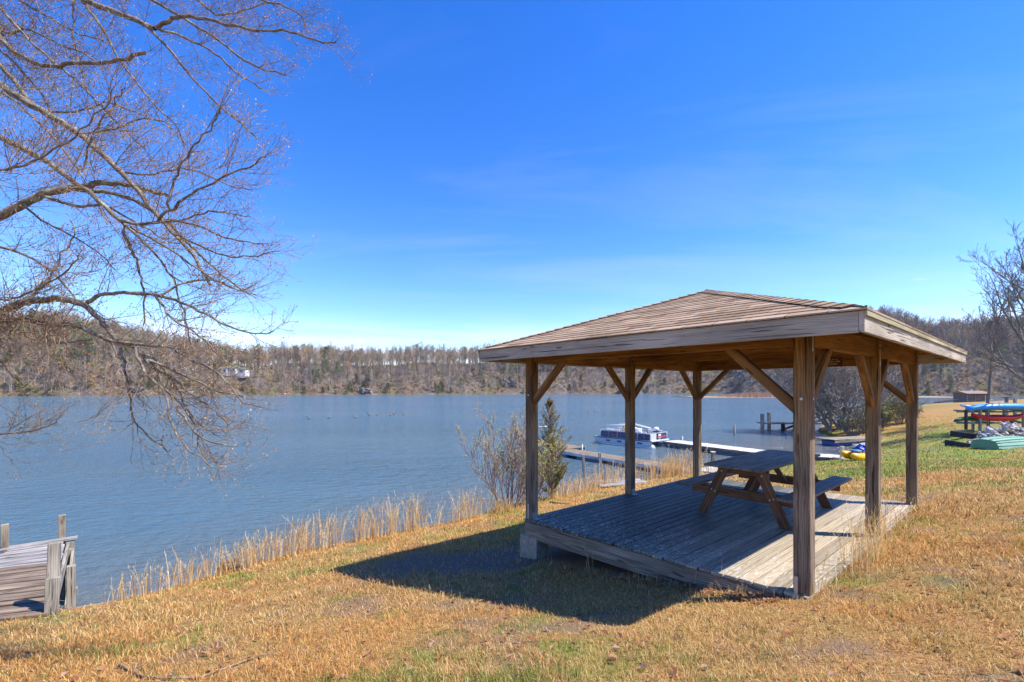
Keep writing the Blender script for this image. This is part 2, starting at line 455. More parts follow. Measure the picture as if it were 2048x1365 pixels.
def build_ground():
    outer = resample([SHORE[-1], (260, 60), (260, -120), (-70, -120), SHORE[0]], lambda r: 12)
    loop = SHW + outer[1:-1]
    LPW = np.array(loop)
    pts = []
    for r0, r1, st in ((0, 15, .3), (15, 50, .9), (50, 300, 4.5)):
        g = np.arange(-r1, r1+st, st); X, Y = np.meshgrid(g, g); X = X.ravel()+rn.uniform(-.3, .3, X.size)*st; Y = Y.ravel()+rn.uniform(-.3, .3, Y.size)*st
        r = np.hypot(X, Y); k = (r >= r0) & (r < r1)
        if r1 < 60: k &= Y > -4
        else: k |= (r > 4) & (r < 50) & (Y < -4)
        X, Y = X[k], Y[k]
        k = in_land(X, Y, LPW); X, Y = X[k], Y[k]
        k = shore_dist(X, Y) > st*.8+.1
        pts += list(zip(X[k].tolist(), Y[k].tolist()))
    n = len(loop)
    allp = [Vector(p) for p in loop]+[Vector(p) for p in pts]
    vs, es, fs, ov, oe, of = delaunay_2d_cdt(allp, [(i, (i+1) % n) for i in range(n)], [], 1, 1e-5)
    xy = np.array([(v.x, v.y) for v in vs]); z = gz(xy[:, 0], xy[:, 1])
    v = np.c_[xy, z]
    f = np.array([t if len(t) == 3 else t[:3] for t in fs])
    # winding up
    a, b, c = v[f[:, 0]], v[f[:, 1]], v[f[:, 2]]
    cr = (b[:, 0]-a[:, 0])*(c[:, 1]-a[:, 1])-(b[:, 1]-a[:, 1])*(c[:, 0]-a[:, 0])
    f[cr < 0] = f[cr < 0][:, ::-1]
    # bank: skirt down under the water along the shore
    k = len(v); sk = []; m = len(SHW)
    idx = {}
    for i, o in enumerate(ov):
        for j in o:
            if j < m: idx[j] = i
    low = []
    for j in range(m):
        x, y = SHW[j]
        j0, j1 = max(0, j-1), min(m-1, j+1)
        tx, ty = SHW[j1][0]-SHW[j0][0], SHW[j1][1]-SHW[j0][1]; L = math.hypot(tx, ty)
        out = .02 if j < 150 else .9
        low.append((x-ty/L*out, y+tx/L*out, ZW-.9))
    v = np.r_[v, np.array(low)]
    tri = []
    for j in range(m-1):
        if j in idx and j+1 in idx:
            a, b = idx[j], idx[j+1]; c, d = k+j, k+j+1
            tri += [(a, b, d), (a, d, c)]
    f = np.r_[f, np.array(tri)[:, ::-1]]
    g = green(v[:, 0], v[:, 1]); br = bare(v[:, 0], v[:, 1])
    col = np.c_[g, br, np.zeros(len(v))]
    m_ = NT('ground_earth'); at = m_.attr('Col').outputs['Color']
    sep = m_.new('ShaderNodeSeparateColor'); m_.link(at, sep.inputs[0])
    pos = m_.new('ShaderNodeNewGeometry').outputs['Position']
    n1 = m_.noise(pos, 34, 5, .7); n2 = m_.noise(pos, 3.5, 4, .6); n3 = m_.noise(pos, 120, 3, .6)
    straw = m_.ramp(n1, [(.25, (.09, .05, .025)), (.45, (.30, .165, .065)), (.62, (.50, .30, .12)), (.8, (.62, .41, .20))])
    straw = m_.mix(m_.ramp(n2, [(.35, 0.0), (.65, .55)]), straw, (.33, .18, .07))
    grn = m_.ramp(n1, [(.25, (.07, .11, .02)), (.55, (.20, .26, .05)), (.8, (.36, .36, .12))])
    soil = m_.ramp(n3, [(.3, (.09, .065, .055)), (.6, (.22, .165, .135)), (.8, (.34, .27, .22))])
    gf = m_.math('ADD', sep.outputs[0], m_.math('MULTIPLY', m_.math('SUBTRACT', n2, .5), .4), True)
    c = m_.mix(gf, straw, grn); c = m_.mix(sep.outputs[1], c, soil)
    m_.bump(m_.math('ADD', n1, m_.math('MULTIPLY', n3, .4)), .03, .8)
    mat = m_.done(c, .95, spec=.1)
    o = np_mesh('ground', v, f, col, mat)
    o['kind'] = 'structure'
    return o
build_ground()

# timber seawall holding the near bank
def seawall():
    mb = MB(5)
    pts = [p for p in SHW if p[1] > 2.5 and p[1] < 28 and p[0] < 18.5]
    for a, b in zip(pts[:-1], pts[1:]):
        za, zb = gz1(*a), gz1(*b)
        d = Vector((b[0]-a[0], b[1]-a[1], 0)); L = d.length; d.normalize(); n = Vector((-d.y, d.x, 0))
        c = Vector(((a[0]+b[0])/2, (a[1]+b[1])/2, 0))+n*.06
        zt = (za+zb)/2-.01
        mb.obox(Vector((c.x, c.y, (zt+ZW-.6)/2)), d, n, Vector((0, 0, 1)), L/2-.004, .02, (zt-ZW+.6)/2, 2)
        mb.obox(Vector((c.x, c.y, zt-.12))+n*.045, d, n, Vector((0, 0, 1)), L/2, .03, .05, 0)
    o = mb.build('seawall', M['grey'])
    tag(o, 'weathered timber retaining wall along the near bank at the waterline', 'retaining wall')
seawall()

# ------------------------------------------------------------------ water
def water():
    v = np.array([(-1500, -200, ZW), (1500, -200, ZW), (1500, 1500, ZW), (-1500, 1500, ZW)], float)
    m = NT('lake_water'); pos = m.new('ShaderNodeNewGeometry').outputs['Position']
    w1 = m.noise(m.mapping(pos, (1.0, 1.7, 1), rot=(0, 0, R(20))), 1.5, 3, .6)
    w2 = m.noise(m.mapping(pos, (1.0, 2.0, 1), rot=(0, 0, R(-12))), 4.6, 4, .62)
    w3 = m.noise(m.mapping(pos, (1, 2.4, 1), rot=(0, 0, R(6))), .22, 3, .55)
    h = m.math('ADD', m.math('MULTIPLY', w1, 1.3), m.math('MULTIPLY', w2, .5))
    h = m.math('ADD', h, m.math('MULTIPLY', w3, 1.5))
    lane = m.noise(m.mapping(pos, (.35, 1, 1), rot=(0, 0, R(-8))), .035, 4, .6)
    big = m.noise(m.mapping(pos, (.5, 1, 1)), .05, 3)
    bp_ = m.new('ShaderNodeBump'); bp_.inputs['Distance'].default_value = .32; m.link(h, bp_.inputs['Height'])
    m.link(m.ramp(lane, [(.38, .55), (.62, 1.0)]), bp_.inputs['Strength']); m.link(bp_.outputs[0], m.b.inputs['Normal'])
    c = m.ramp(big, [(.3, (.065, .135, .185)), (.7, (.10, .165, .195))])
    sx = m.new('ShaderNodeSeparateXYZ'); m.link(pos, sx.inputs[0])
    d = m.math('MULTIPLY', m.math('SUBTRACT', m.math('SUBTRACT', sx.outputs[1], sx.outputs[0]), 13.0), .7)
    d = m.math('ADD', d, m.math('MULTIPLY', m.math('SUBTRACT', w1, .5), 2.5))
    sh = m.new('ShaderNodeMapRange'); sh.interpolation_type = 'SMOOTHSTEP'; m.link(d, sh.inputs[0]); sh.inputs[1].default_value = 10; sh.inputs[2].default_value = -1
    c = m.mix(m.math('MULTIPLY', sh.outputs[0], .75), c, (.135, .125, .105))
    m.b.inputs['IOR'].default_value = 1.33
    mat = m.done(c, .12, spec=.5)
    o = np_mesh('water', v, np.array([[0, 1, 2, 3]]), None, mat); o['kind'] = 'structure'
    b = np.array([(-1500, -200, ZW-4), (1500, -200, ZW-4), (1500, 1500, ZW-4), (-1500, 1500, ZW-4)], float)
water()

# ------------------------------------------------------------------ far hills
KX = [-60, 0, 120, 250, 400, 480, 640, 900, 1000, 1200, 1450, 1600, 1750, 1850, 1950, 2048, 2150]
KT = [668, 672, 668, 692, 720, 732, 732, 728, 724, 712, 702, 676, 656, 684, 684, 668, 663]     # bare crest line, rows
KS = [793, 793, 793, 792.5, 791.5, 791, 790.3, 789.5, 789, 788.5, 788.5, 790, 791.5, 792.5, 792.5, 792.5, 792.5]  # shore rows
def hill_params(th):
    px = 1024+F*np.tan(np.clip(th, -.86, .86))
    ys = np.interp(px, KX, KS); yt = np.interp(px, KX, KT)
    r0 = -ZW*F/(ys-HOR)/np.cos(np.clip(th, -.86, .86))
    cosn = np.cos(np.clip(th, -.86, .86))
    D = 95.0
    yt = yt + 15*(fnoise(th*22+5, th*0+1.7, 12)-.5)
    H = (HOR-yt)*(r0+D*.85)*cosn/F - ZW
    return r0, H
def hill_z(th, r):
    r0, H = hill_params(th)
    x, y = r*np.sin(th), r*np.cos(th)
    r0 = r0 + 14*(fnoise(th*40, th*0+3.3, 8)-.5)
    s = (r-r0)/95.0
    prof = np.where(s < 0, s*1.5, np.where(s < 1, 1-(1-np.clip(s, 0, 1))**1.7, 1+.10*np.clip(s-1, 0, 4)))
    gul = (fnoise(x*.03, y*.03, 60)-.5)*10*np.clip(s*3, 0, 1)+(fnoise(x*.12, y*.12, 61)-.5)*3.2*np.clip(s*4, 0, 1)
    z = ZW + prof*np.maximum(H, 6) + gul*np.clip(1.3-s*.6, .3, 1)
    px = 1024+F*np.tan(np.clip(th, -.86, .86)); wt = np.exp(-((px-463)/42)**4)*(s < .80)*np.clip((.80-s)/.1, 0, 1)
    z = z*(1-wt)+np.minimum(z, 13.6)*wt
    return np.maximum(z, ZW-3)
def hills():
    nt, nr = 620, 64
    th = np.linspace(-1.5, 1.5, nt); ss = np.r_[np.linspace(-.12, 1.2, 46), np.linspace(1.3, 6, nr-46)]
    TH, SS = np.meshgrid(th, ss, indexing='ij')
    r0, H = hill_params(TH)
    RR = r0+SS*95.0
    Z = hill_z(TH, RR)
    v = np.c_[(RR*np.sin(TH)).ravel(), (RR*np.cos(TH)).ravel(), Z.ravel()]
    i, j = np.meshgrid(np.arange(nt-1), np.arange(nr-1), indexing='ij'); a = (i*nr+j).ravel()
    f = np.c_[a, a+nr, a+nr+1, a+1][:, ::-1]
    m = NT('hill_leaf_litter'); pos = m.new('ShaderNodeNewGeometry').outputs['Position']
    n1 = m.noise(pos, .35, 5, .7); n2 = m.noise(pos, .045, 4, .6); n3 = m.noise(m.mapping(pos, (1, 1, .5), loc=(9, 9, 9)), .09, 5, .65)
    c = m.ramp(n1, [(.3, (.055, .042, .028)), (.5, (.15, .105, .06)), (.68, (.25, .165, .09)), (.8, (.30, .25, .18))])
    c = m.mix(m.ramp(n2, [(.38, 0.0), (.6, .7)]), c, m.ramp(n1, [(.3, (.06, .05, .05)), (.7, (.22, .19, .17))]))
    c = m.mix(m.ramp(n3, [(.6, 0.0), (.66, .85)]), c, m.ramp(n1, [(.35, (.04, .04, .045)), (.65, (.30, .29, .29))]))
    c = m.mix(m.ramp(m.noise(pos, .07, 3), [(.52, 0.0), (.62, .6)]), c, (.12, .12, .035))
    m.bump(m.noise(pos, .9, 4, .7), 1.2, .8)
    o = np_mesh('hills', v, f, None, m.done(c, .95, spec=.05), smooth=True); o['kind'] = 'structure'
hills()
print('land', round(time.time()-T0, 1))
# ------------------------------------------------------------------ decking material
def deck_mat():
    m = NT('worn_deck'); g = m.attr('gc').outputs['Vector']
    pos = m.new('ShaderNodeNewGeometry').outputs['Position']
    st = m.noise(m.mapping(g, (1.6, 42, 42)), 1.0, 5, .6)
    nz_ = m.noise(m.mapping(g, (1.1, 9, 9)), 1.0, 2)
    wv = m.new('ShaderNodeTexWave', wave_type='RINGS', rings_direction='X'); m.link(m.mapping(g, (.18, 1, 1)), wv.inputs['Vector'])
    for k, v in (('Scale', 18), ('Distortion', 10), ('Detail', 3), ('Detail Scale', .25)): wv.inputs[k].default_value = v
    f = m.math('ADD', m.math('MULTIPLY', wv.outputs[1], .16), m.math('MULTIPLY', st, .84))
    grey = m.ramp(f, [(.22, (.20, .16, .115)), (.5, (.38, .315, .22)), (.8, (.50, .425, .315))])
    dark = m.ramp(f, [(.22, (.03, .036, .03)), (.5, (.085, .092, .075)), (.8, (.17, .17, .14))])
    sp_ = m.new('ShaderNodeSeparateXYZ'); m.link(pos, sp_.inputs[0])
    # distance across the deck from the right edge: worn grey near it, dark patina and painted-in roof shade beyond
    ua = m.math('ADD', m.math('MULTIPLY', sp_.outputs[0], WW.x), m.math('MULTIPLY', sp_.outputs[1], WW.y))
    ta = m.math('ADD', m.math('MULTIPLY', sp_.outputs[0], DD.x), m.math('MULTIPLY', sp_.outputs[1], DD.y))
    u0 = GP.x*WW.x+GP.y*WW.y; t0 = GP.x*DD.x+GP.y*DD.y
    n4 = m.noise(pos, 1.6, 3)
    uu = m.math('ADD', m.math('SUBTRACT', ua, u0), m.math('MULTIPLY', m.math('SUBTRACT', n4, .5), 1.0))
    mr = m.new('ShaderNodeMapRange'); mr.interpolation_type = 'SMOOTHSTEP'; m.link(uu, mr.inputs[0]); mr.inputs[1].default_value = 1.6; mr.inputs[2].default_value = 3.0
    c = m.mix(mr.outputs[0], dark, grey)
    # flaking paint, mostly along the near edge
    tt = m.math('SUBTRACT', ta, t0)
    mr2 = m.new('ShaderNodeMapRange'); m.link(tt, mr2.inputs[0]); mr2.inputs[1].default_value = 1.7; mr2.inputs[2].default_value = .1
    fl = m.noise(m.mapping(g, (9, 26, 26)), 1.0, 6, .68, 1.2)
    th = m.math('ADD', fl, m.math('MULTIPLY', mr2.outputs[0], .085))
    fm = m.ramp(th, [(.625, 0.0), (.655, 1.0)])
    c = m.mix(m.math('MULTIPLY', fm, .7), c, (.55, .55, .49))
    ck = m.noise(m.mapping(g, (1.3, 50, 50), loc=(3, 5, 1)), 1.0, 2, .5, .6)
    c = m.mix(m.ramp(ck, [(.63, 0.0), (.67, .7)]), c, (.03, .025, .02))
    br = m.new('ShaderNodeSeparateXYZ'); m.link(m.attr('Col').outputs['Vector'], br.inputs[0])
    c = m.mix(1.0, c, m.ramp(br.outputs[0], [(0, .74), (1, 1.14)]), 'MULTIPLY')
    m.bump(f, .003, .5)
    return m.done(c, .62, spec=.3)
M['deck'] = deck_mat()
def shingle_mat():
    m = NT('brown_shingles'); g = m.attr('gc').outputs['Vector']
    sx = m.new('ShaderNodeSeparateXYZ'); m.link(g, sx.inputs[0])
    row = sx.outputs[2]
    x = m.math('ADD', m.math('DIVIDE', sx.outputs[0], .31), m.math('MULTIPLY', row, .37))
    tab = m.math('FLOOR', x)
    cmb = m.new('ShaderNodeCombineXYZ'); m.link(tab, cmb.inputs[0]); m.link(row, cmb.inputs[1])
    wn_ = m.new('ShaderNodeTexWhiteNoise', noise_dimensions='2D'); m.link(cmb.outputs[0], wn_.inputs[0])
    gr = m.noise(m.mapping(g, (1, 1, 1)), 260, 2, .6)
    sc = m.noise(m.mapping(g, (1, 1, 0)), 3.0, 4, .6)
    f = m.math('ADD', m.math('MULTIPLY', wn_.outputs[0], .38), m.math('MULTIPLY', gr, .5))
    f = m.math('ADD', f, m.math('MULTIPLY', sc, .3))
    c = m.ramp(f, [(.26, (.12, .078, .05)), (.5, (.29, .195, .125)), (.78, (.44, .32, .22))])
    fr = m.math('SUBTRACT', x, tab)
    cut = m.ramp(fr, [(0, 1.0), (.022, 1.0), (.03, 0.0)], 'LINEAR')
    c = m.mix(m.math('MULTIPLY', cut, .8), c, (.03, .02, .015))
    m.bump(gr, .002, .6)
    return m.done(c, .95, spec=.1)
M['shingle'] = shingle_mat()
M['nail'] = simple('rusty_nail', (.10, .055, .03), .7, .3)

gaz = thing('gazebo', 'open wooden gazebo with brown shingled hip roof on six square posts over a plank deck', 'gazebo', G(GW/2, GL/2, -2.0))
def gazebo():
    Z = Vector((0, 0, 1))
    rng = random.Random(3)
    # posts
    for u, t, lo in ((0, 0, -2.26), (0, GL/2, -2.25), (0, GL, -2.25), (GW, 0, -2.05), (GW, GL/2, -2.05), (GW, GL, -2.1)):
        mb = MB(int(u*7+t*13)+2); c = G(u, t, 0); top = .63
        mb.rng.seed(int(u*31+t*17)+5)
        off = (mb.rng.uniform(-20, 20), mb.rng.uniform(-.06, .06), .02+mb.rng.uniform(0, .05))
        # post in slices so the timber reads as one straight-grained piece
        vs = []; gs = []
        for z in (lo, top):
            for a, b in ((-1, -1), (1, -1), (1, 1), (-1, 1)):
                vs.append(c+DD*(a*.07)+WW*(b*.07)+Vector((0, 0, z))); gs.append((z+off[0], a*.07+off[1], b*.07+off[2]))
        mb.add(vs, [(0, 1, 5, 4), (1, 2, 6, 5), (2, 3, 7, 6), (3, 0, 4, 7), (3, 2, 1, 0), (4, 5, 6, 7)], gs)
        mb.build('post', M['post'], gaz, bevel=.006)
    # braces (4 x 4 timbers with raked ends)
    def brace(u, t, du, dt, face=0.0):
        mb = MB(int(u*5+t*3+du*11+dt*19)+40); d = WW*du+DD*dt; s = d.cross(Z)
        b = .040; h = .088
        z0, z1 = -.235, .412; x0, x1 = .07, .74
        prof = [(x0, z0), (x0, z0+h*1.42), (x1-h*1.42, z1), (x1, z1)]
        vs = []; gs = []; c = G(u, t, 0); ax = Vector((x1-x0-h*1.42, z1-z0-h*1.42, 0)).normalized()
        o = (mb.rng.uniform(-9, 9), mb.rng.uniform(-.05, .05), mb.rng.uniform(-.05, .05))
        for k in (-1, 1):
            for x, z in prof:
                vs.append(c+d*x+s*(k*b+face)+Z*z); gs.append(((x*ax.x+z*ax.y)+o[0], (-x*ax.y+z*ax.x)+o[1], k*b+o[2]))
        mb.add(vs, [(3, 2, 1, 0), (4, 5, 6, 7), (0, 1, 5, 4), (1, 2, 6, 5), (2, 3, 7, 6), (3, 0, 4, 7)], gs)
        mb.build('brace', M['brace'], gaz, bevel=.004)
        for x, z in ((.072, -.09), (.0, .56)):
            for k in (-1, 1):
                if x: q0 = c-d*.070+Z*z; q1 = q0-d*.008
                else: q0 = c+d*.03+s*(k*.07)+Z*z; q1 = q0+s*(k*.008)
                if x and k > 0: continue
                mb = MB(7); mb.tube([q0, q1], .013, 8); mb.build('bolt', M['steel'], gaz)
    for u in (0, GW):
        s = 1 if u == 0 else -1
        brace(u, 0, s, 0); brace(u, 0, 0, 1); brace(u, GL/2, 0, 1); brace(u, GL/2, 0, -1); brace(u, GL, s, 0); brace(u, GL, 0, -1)
    # perimeter beams, a plate on edge between the posts
    zb, zt = .412, .63
    for (u0, t0, u1, t1) in ((0, 0, GW, 0), (0, GL, GW, GL)):
        mb = MB(int(t0)+9); mb.bar(G(u0+.07, t0, (zb+zt)/2), G(u1-.07, t1, (zb+zt)/2), .088, zt-zb); mb.build('beam', M['beam'], gaz, bevel=.004)
    for u in (0, GW):
        for t0, t1 in ((.07, GL/2-.07), (GL/2+.07, GL-.07)):
            mb = MB(int(u+t0*3)+19); mb.bar(G(u, t0, (zb+zt)/2), G(u, t1, (zb+zt)/2), .088, zt-zb); mb.build('beam', M['beam'], gaz, bevel=.004)
    # cross tie at mid span
    mb = MB(77); mb.bar(G(.07, GL/2, .55), G(GW-.07, GL/2, .55), .038, .14); mb.build('tie_beam', M['beam'], gaz, bevel=.004)
    # roof planes
    a0, b0 = -OV, -OV; a1, b1 = GW+OV, GL+OV; ze = .612
    hw = (a1-a0)/2; rise = .861; k = rise/hw
    def zr(u, t): return ze+k*min(u-a0, a1-u, t-b0, b1-t)
    r0 = (a0+hw, b0+hw); r1 = (a0+hw, b1-hw)
    # rafters
    def rafter(p, q_, seed, w=.038, h=.12):
        mb = MB(seed); A = G(p[0], p[1], zr(*p)-.02-h/2); B = G(q_[0], q_[1], zr(*q_)-.02-h/2); mb.bar(A, B, w, h); mb.build('rafter', M['beam'], gaz, bevel=.003)
    e = .04; sd = 200
    for c, r in (((a0+e, b0+e), r0), ((a1-e, b0+e), r0), ((a0+e, b1-e), r1), ((a1-e, b1-e), r1)): rafter(c, r, sd); sd += 1
    n = 9
    for i in range(n):
        t = b0+.28+(b1-b0-.56)*i/(n-1)
        for s in (0, 1):
            d = min(hw, t-b0, b1-t)-.03
            if d < .2: continue
            u = a0+e if s == 0 else a1-e; rafter((u, t), (a0+d, t) if s == 0 else (a1-d, t), sd); sd += 1
    for i in range(7):
        u = a0+.28+(a1-a0-.56)*i/6
        for s in (0, 1):
            d = min(u-a0, a1-u)-.03
            if d < .2: continue
            t = b0+e if s == 0 else b1-e; rafter((u, t), (u, b0+d) if s == 0 else (u, b1-d), sd); sd += 1
    # sheathing under the shingles
    mb = MB(31)
    planes = [[(a0, b0), (a1, b0), r0], [(a1, b1), (a0, b1), r1], [(a1, b0), (a1, b1), r1, r0], [(a0, b1), (a0, b0), r0, r1]]
    for pl in planes:
        top = [G(u, t, zr(u, t)-.002) for u, t in pl]; bot = [G(u, t, zr(u, t)-.018) for u, t in pl]
        ax = (top[1]-top[0]).normalized(); m = len(pl)
        gs = [(p.dot(ax), p.dot(ax.cross(Z)), p.z) for p in top+bot]
        mb.add(top+bot, [tuple(range(m)), tuple(range(2*m-1, m-1, -1))], gs)
    mb.build('roof_sheathing', M['beam'], gaz)
    # shingle courses, each course a thin wedge stepped on the one below
    mb = MB(32); ex = .137; sl = math.sqrt(1+k*k)
    for fi, pl in enumerate(planes):
        A = Vector((pl[0][0], pl[0][1], 0)); B = Vector((pl[1][0], pl[1][1], 0)); ed = (B-A).normalized(); inn = Vector((-ed.y, ed.x, 0)); L = (B-A).length
        ov = .022; nrow = int((hw+ov)*sl/ex)+1
        for r in range(nrow):
            d0 = -ov+r*ex/sl; d1 = min(-ov+(r+1)*ex/sl, hw)
            if d0 >= hw-.005: break
            wob_ = rng.uniform(-.003, .003)
            def pt(s, d, lift):
                p = A+ed*s+inn*d; return G(p.x, p.y, ze+k*d+lift)
            s0, s1 = max(d0, -ov), L-max(d0, -ov); e0, e1 = d1, L-d1
            lo = .011+wob_; hi = .003
            vs = [pt(s0, d0, lo), pt(s1, d0, lo), pt(e1, d1, hi), pt(e0, d1, hi), pt(s0, d0, -.004), pt(s1, d0, -.004)]
            rr = r+fi*40
            gs = [(s0, d0, rr), (s1, d0, rr), (e1, d1, rr), (e0, d1, rr), (s0, d0, rr), (s1, d0, rr)]
            mb.add(vs, [(0, 1, 2, 3), (4, 5, 1, 0)], gs)
    mb.build('shingles', M['shingle'], gaz)
    # hip and ridge caps
    mb = MB(33)
    def cap(p, q_, na, nb):
        A = G(p[0], p[1], zr(*p)); B = G(q_[0], q_[1], zr(*q_)); d = B-A; L = d.length; d.normalize(); n = int(L/.137)
        for i in range(n+1):
            s0 = i*.137-.02; s1 = min(L, s0+.155)
            if s1-s0 < .03: continue
            for nn in (na, nb):
                w_ = .125 if nn.z*na.z > 9 or abs(d.z) < .01 else min(.125, max(.01, (s0+.02)*.7))
                c0 = A+d*s0+Z*.026; c1 = A+d*s1+Z*.016
                o = nn*w_
                vs = [c0, c0+o, c1+o, c1, c0-Z*.014, c0+o-Z*.012]
                gs = [(0+i*.31+.02, 0, i*3+90), (.15+i*.31, 0, i*3+90), (.15+i*.31, .1, i*3+90), (.02+i*.31, .1, i*3+90), (.02+i*.31, 0, i*3+90), (.15+i*.31, 0, i*3+90)]
                mb.add(vs, [(0, 1, 2, 3), (4, 5, 1, 0), (1, 5, 4, 0)], gs)
    kx = Z*k
    for c, r, na, nb in (((a0, b0), r0, WW*1.0, DD*1.0), ((a1, b0), r0, -WW, DD), ((a0, b1), r1, WW, -DD), ((a1, b1), r1, -WW, -DD)):
        # points across the hip lying in each roof plane
        hipd = (G(*r, zr(*r))-G(*c, zr(*c))).normalized()
        na3 = (na - hipd*na.dot(hipd)).normalized(); nb3 = (nb - hipd*nb.dot(hipd)).normalized()
        # plane containing the eave direction: moving along na keeps to the plane whose eave runs along na
        na3 = (na-hipd*(na.dot(hipd))).normalized(); cap(c, r, na3, nb3)
    cap(r0, r1, (WW-Z*k).normalized(), (-WW-Z*k).normalized())
    mb.build('ridge_cap', M['shingle'], gaz)
    # fascia boards and a drip strip
    fh = .165
    for i, (p, q_) in enumerate((((a0, b0), (a1, b0)), ((a1, b0), (a1, b1)), ((a1, b1), (a0, b1)), ((a0, b1), (a0, b0)))):
        A = G(p[0], p[1], ze-fh/2-.014); B = G(q_[0], q_[1], ze-fh/2-.014); d = (B-A).normalized(); n_ = d.cross(Z)
        nudge = .016
        mb = MB(60+i); mb.bar(A+n_*(-nudge)+d*(.0 if i % 2 else .036), B+n_*(-nudge)-d*(.0 if i % 2 else .036), .036, fh)
        f_ = mb.build('fascia', M['fascia'], gaz, bevel=.003)
        if i in (1, 2, 3):
            mb = MB(70+i); mb.bar(A+n_*.010+Z*(fh/2-.018), B+n_*.010+Z*(fh/2-.018), .017, .042); mb.build('drip_edge', M['trim'], gaz, bevel=.002)
    # deck boards running front to back
    mb = MB(80); w_ = .1405; gap = .012; u = -.075; i = 0
    while u < GW+.07:
        wi = min(w_, GW+.078-u)
        e0 = -.105+rng.uniform(-.012, .012); e1 = GL+.1+rng.uniform(-.01, .01); zc = (deck_z(u)+deck_z(u+wi))/2
        cuts = [e0, e1] if i % 3 else [e0, rng.uniform(1.6, 3.6), e1]
        for s0, s1 in zip(cuts[:-1], cuts[1:]):
            v = rng.random(); mb.col = (v, v, v)
            tilt = rng.uniform(-.003, .003)
            A = G(u+wi/2, s0+.002, zc-.018); B = G(u+wi/2, s1-.002, zc-.018+rng.uniform(-.002, .002))
            up = Vector((0, 0, 1))-WW*(.024+tilt)
            mb.bar(A, B, wi-gap, .036, up)
        u += w_; i += 1
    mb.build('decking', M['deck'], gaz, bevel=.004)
    # rows of nail heads, worn into the boards
    mb = MB(81); mb.col = (.3, .3, .3)
    for i in range(9):
        t = .3+i*(GL-.6)/8; u = -.075+.035
        while u < GW+.06:
            for du in (0, .07):
                p = G(u+du+rng.uniform(-.006, .006), t+rng.uniform(-.012, .012), deck_z(u+du)+.0012); s_ = .0045
                mb.add([p+DD*s_, p+WW*s_, p-DD*s_, p-WW*s_], [(0, 1, 2, 3)])
            u += w_
    nh = mb.build('nail_heads', M['nail'], gaz); nh['kind'] = 'stuff'
    # rim boards and joists
    for j, (u0, t0, u1, t1) in enumerate(((-.04, -.078, GW+.04, -.078), (-.04, GL+.078, GW+.04, GL+.078), (-.09, -.058, -.09, GL+.058))):
        mb = MB(90+j); za, zb_ = deck_z(u0)-.036-.122, deck_z(u1)-.036-.122
        if j < 2: za -= .012; zb_ -= .0
        mb.bar(G(u0, t0, za), G(u1, t1, zb_), .038, .24); mb.build('rim_board', M['rim'], gaz, bevel=.004)
    mb = MB(95)
    for i in range(9):
        t = .3+i*(GL-.6)/8; mb.bar(G(-.06, t, deck_z(0)-.17), G(GW, t, deck_z(GW)-.17), .038, .2)
    mb.build('joists', M['rim'], gaz)
    # concrete piers
    for t in (0, GL/2, GL):
        mb = MB(97); gzz = gz1(*G(0, t, 0)[:2])-.12; zt_ = -2.245
        mb.obox(G(.03, t+.02, (gzz+zt_)/2), DD, WW, Z, .13, .19, max(.05, (zt_-gzz)/2)); mb.build('concrete_pier', M['block'], gaz, bevel=.008)
    # straps and post feet brackets
    mb = MB(98); mb.obox(G(.0, -.074, -2.02), WW, DD, Z, .013, .003, .26); mb.build('strap', M['steel'], gaz)
    mb = MB(98); mb.obox(G(GW-.035, -.1015, -1.86), WW, DD, Z, .016, .003, .13); mb.build('strap', M['steel'], gaz)
    mb = MB(98); mb.obox(G(GW+.0725, -.005, .46), WW, DD, Z, .002, .014, .11); mb.build('strap', M['steel'], gaz)
    mb = MB(98); mb.obox(G(GW+.0725, GL/2-.005, .40), WW, DD, Z, .002, .014, .11); mb.build('strap', M['steel'], gaz)
    for u, t in ((0, 0), (0, GL/2), (0, GL)):
        mb = MB(99); z = deck_z(u)
        mb.obox(G(u+.073, t, z+.05), WW, DD, Z, .003, .05, .05); mb.obox(G(u+.11, t, z+.003), WW, DD, Z, .036, .05, .003); mb.build('bracket', M['steel'], gaz)
gazebo()

# sign screwed to the far beam and a lamp holder above it
def sign():
    t = GL-.05; cu = 2.56
    c = G(cu, t, .50)
    s = thing('sign', 'small dark red sign with pale lettering on the far roof beam', 'sign', c)
    Z = Vector((0, 0, 1))
    mb = MB(1); mb.obox(c, WW, DD, Z, .21, .006, .085); mb.build('board', simple('sign_red', (.11, .018, .012), .5), s)
    mb = MB(2); rg = random.Random(8)
    for row, (zz, hh, x0, x1) in enumerate(((.043, .010, -.12, .12), (.004, .015, -.165, .165), (-.040, .011, -.13, .14))):
        x = x0
        while x < x1:
            w_ = rg.uniform(.008, .018)
            mb.obox(c+WW*(x+w_/2)-DD*.008+Z*zz, WW, DD, Z, w_/2, .001, hh*rg.uniform(.7, 1))
            x += w_+rg.choice((.004, .004, .005, .018))
    mb.build('lettering', simple('sign_cream', (.5, .36, .16), .6), s)
    l = thing('lamp_holder', 'small white porcelain lamp holder under the roof above the red sign', 'lamp holder', c+Z*.15)
    mb = MB(3); mb.tube([c+Z*.13-DD*.05, c+Z*.155-DD*.05, c+Z*.17-DD*.05], [.03, .045, .05], 12); mb.build('base', M['white'], l, True)
    mb = MB(3); mb.tube([c+Z*.06-DD*.05, c+Z*.085-DD*.05, c+Z*.11-DD*.05, c+Z*.13-DD*.05], [.008, .03, .03, .016], 12); mb.build('bulb', M['white'], l, True)
sign()

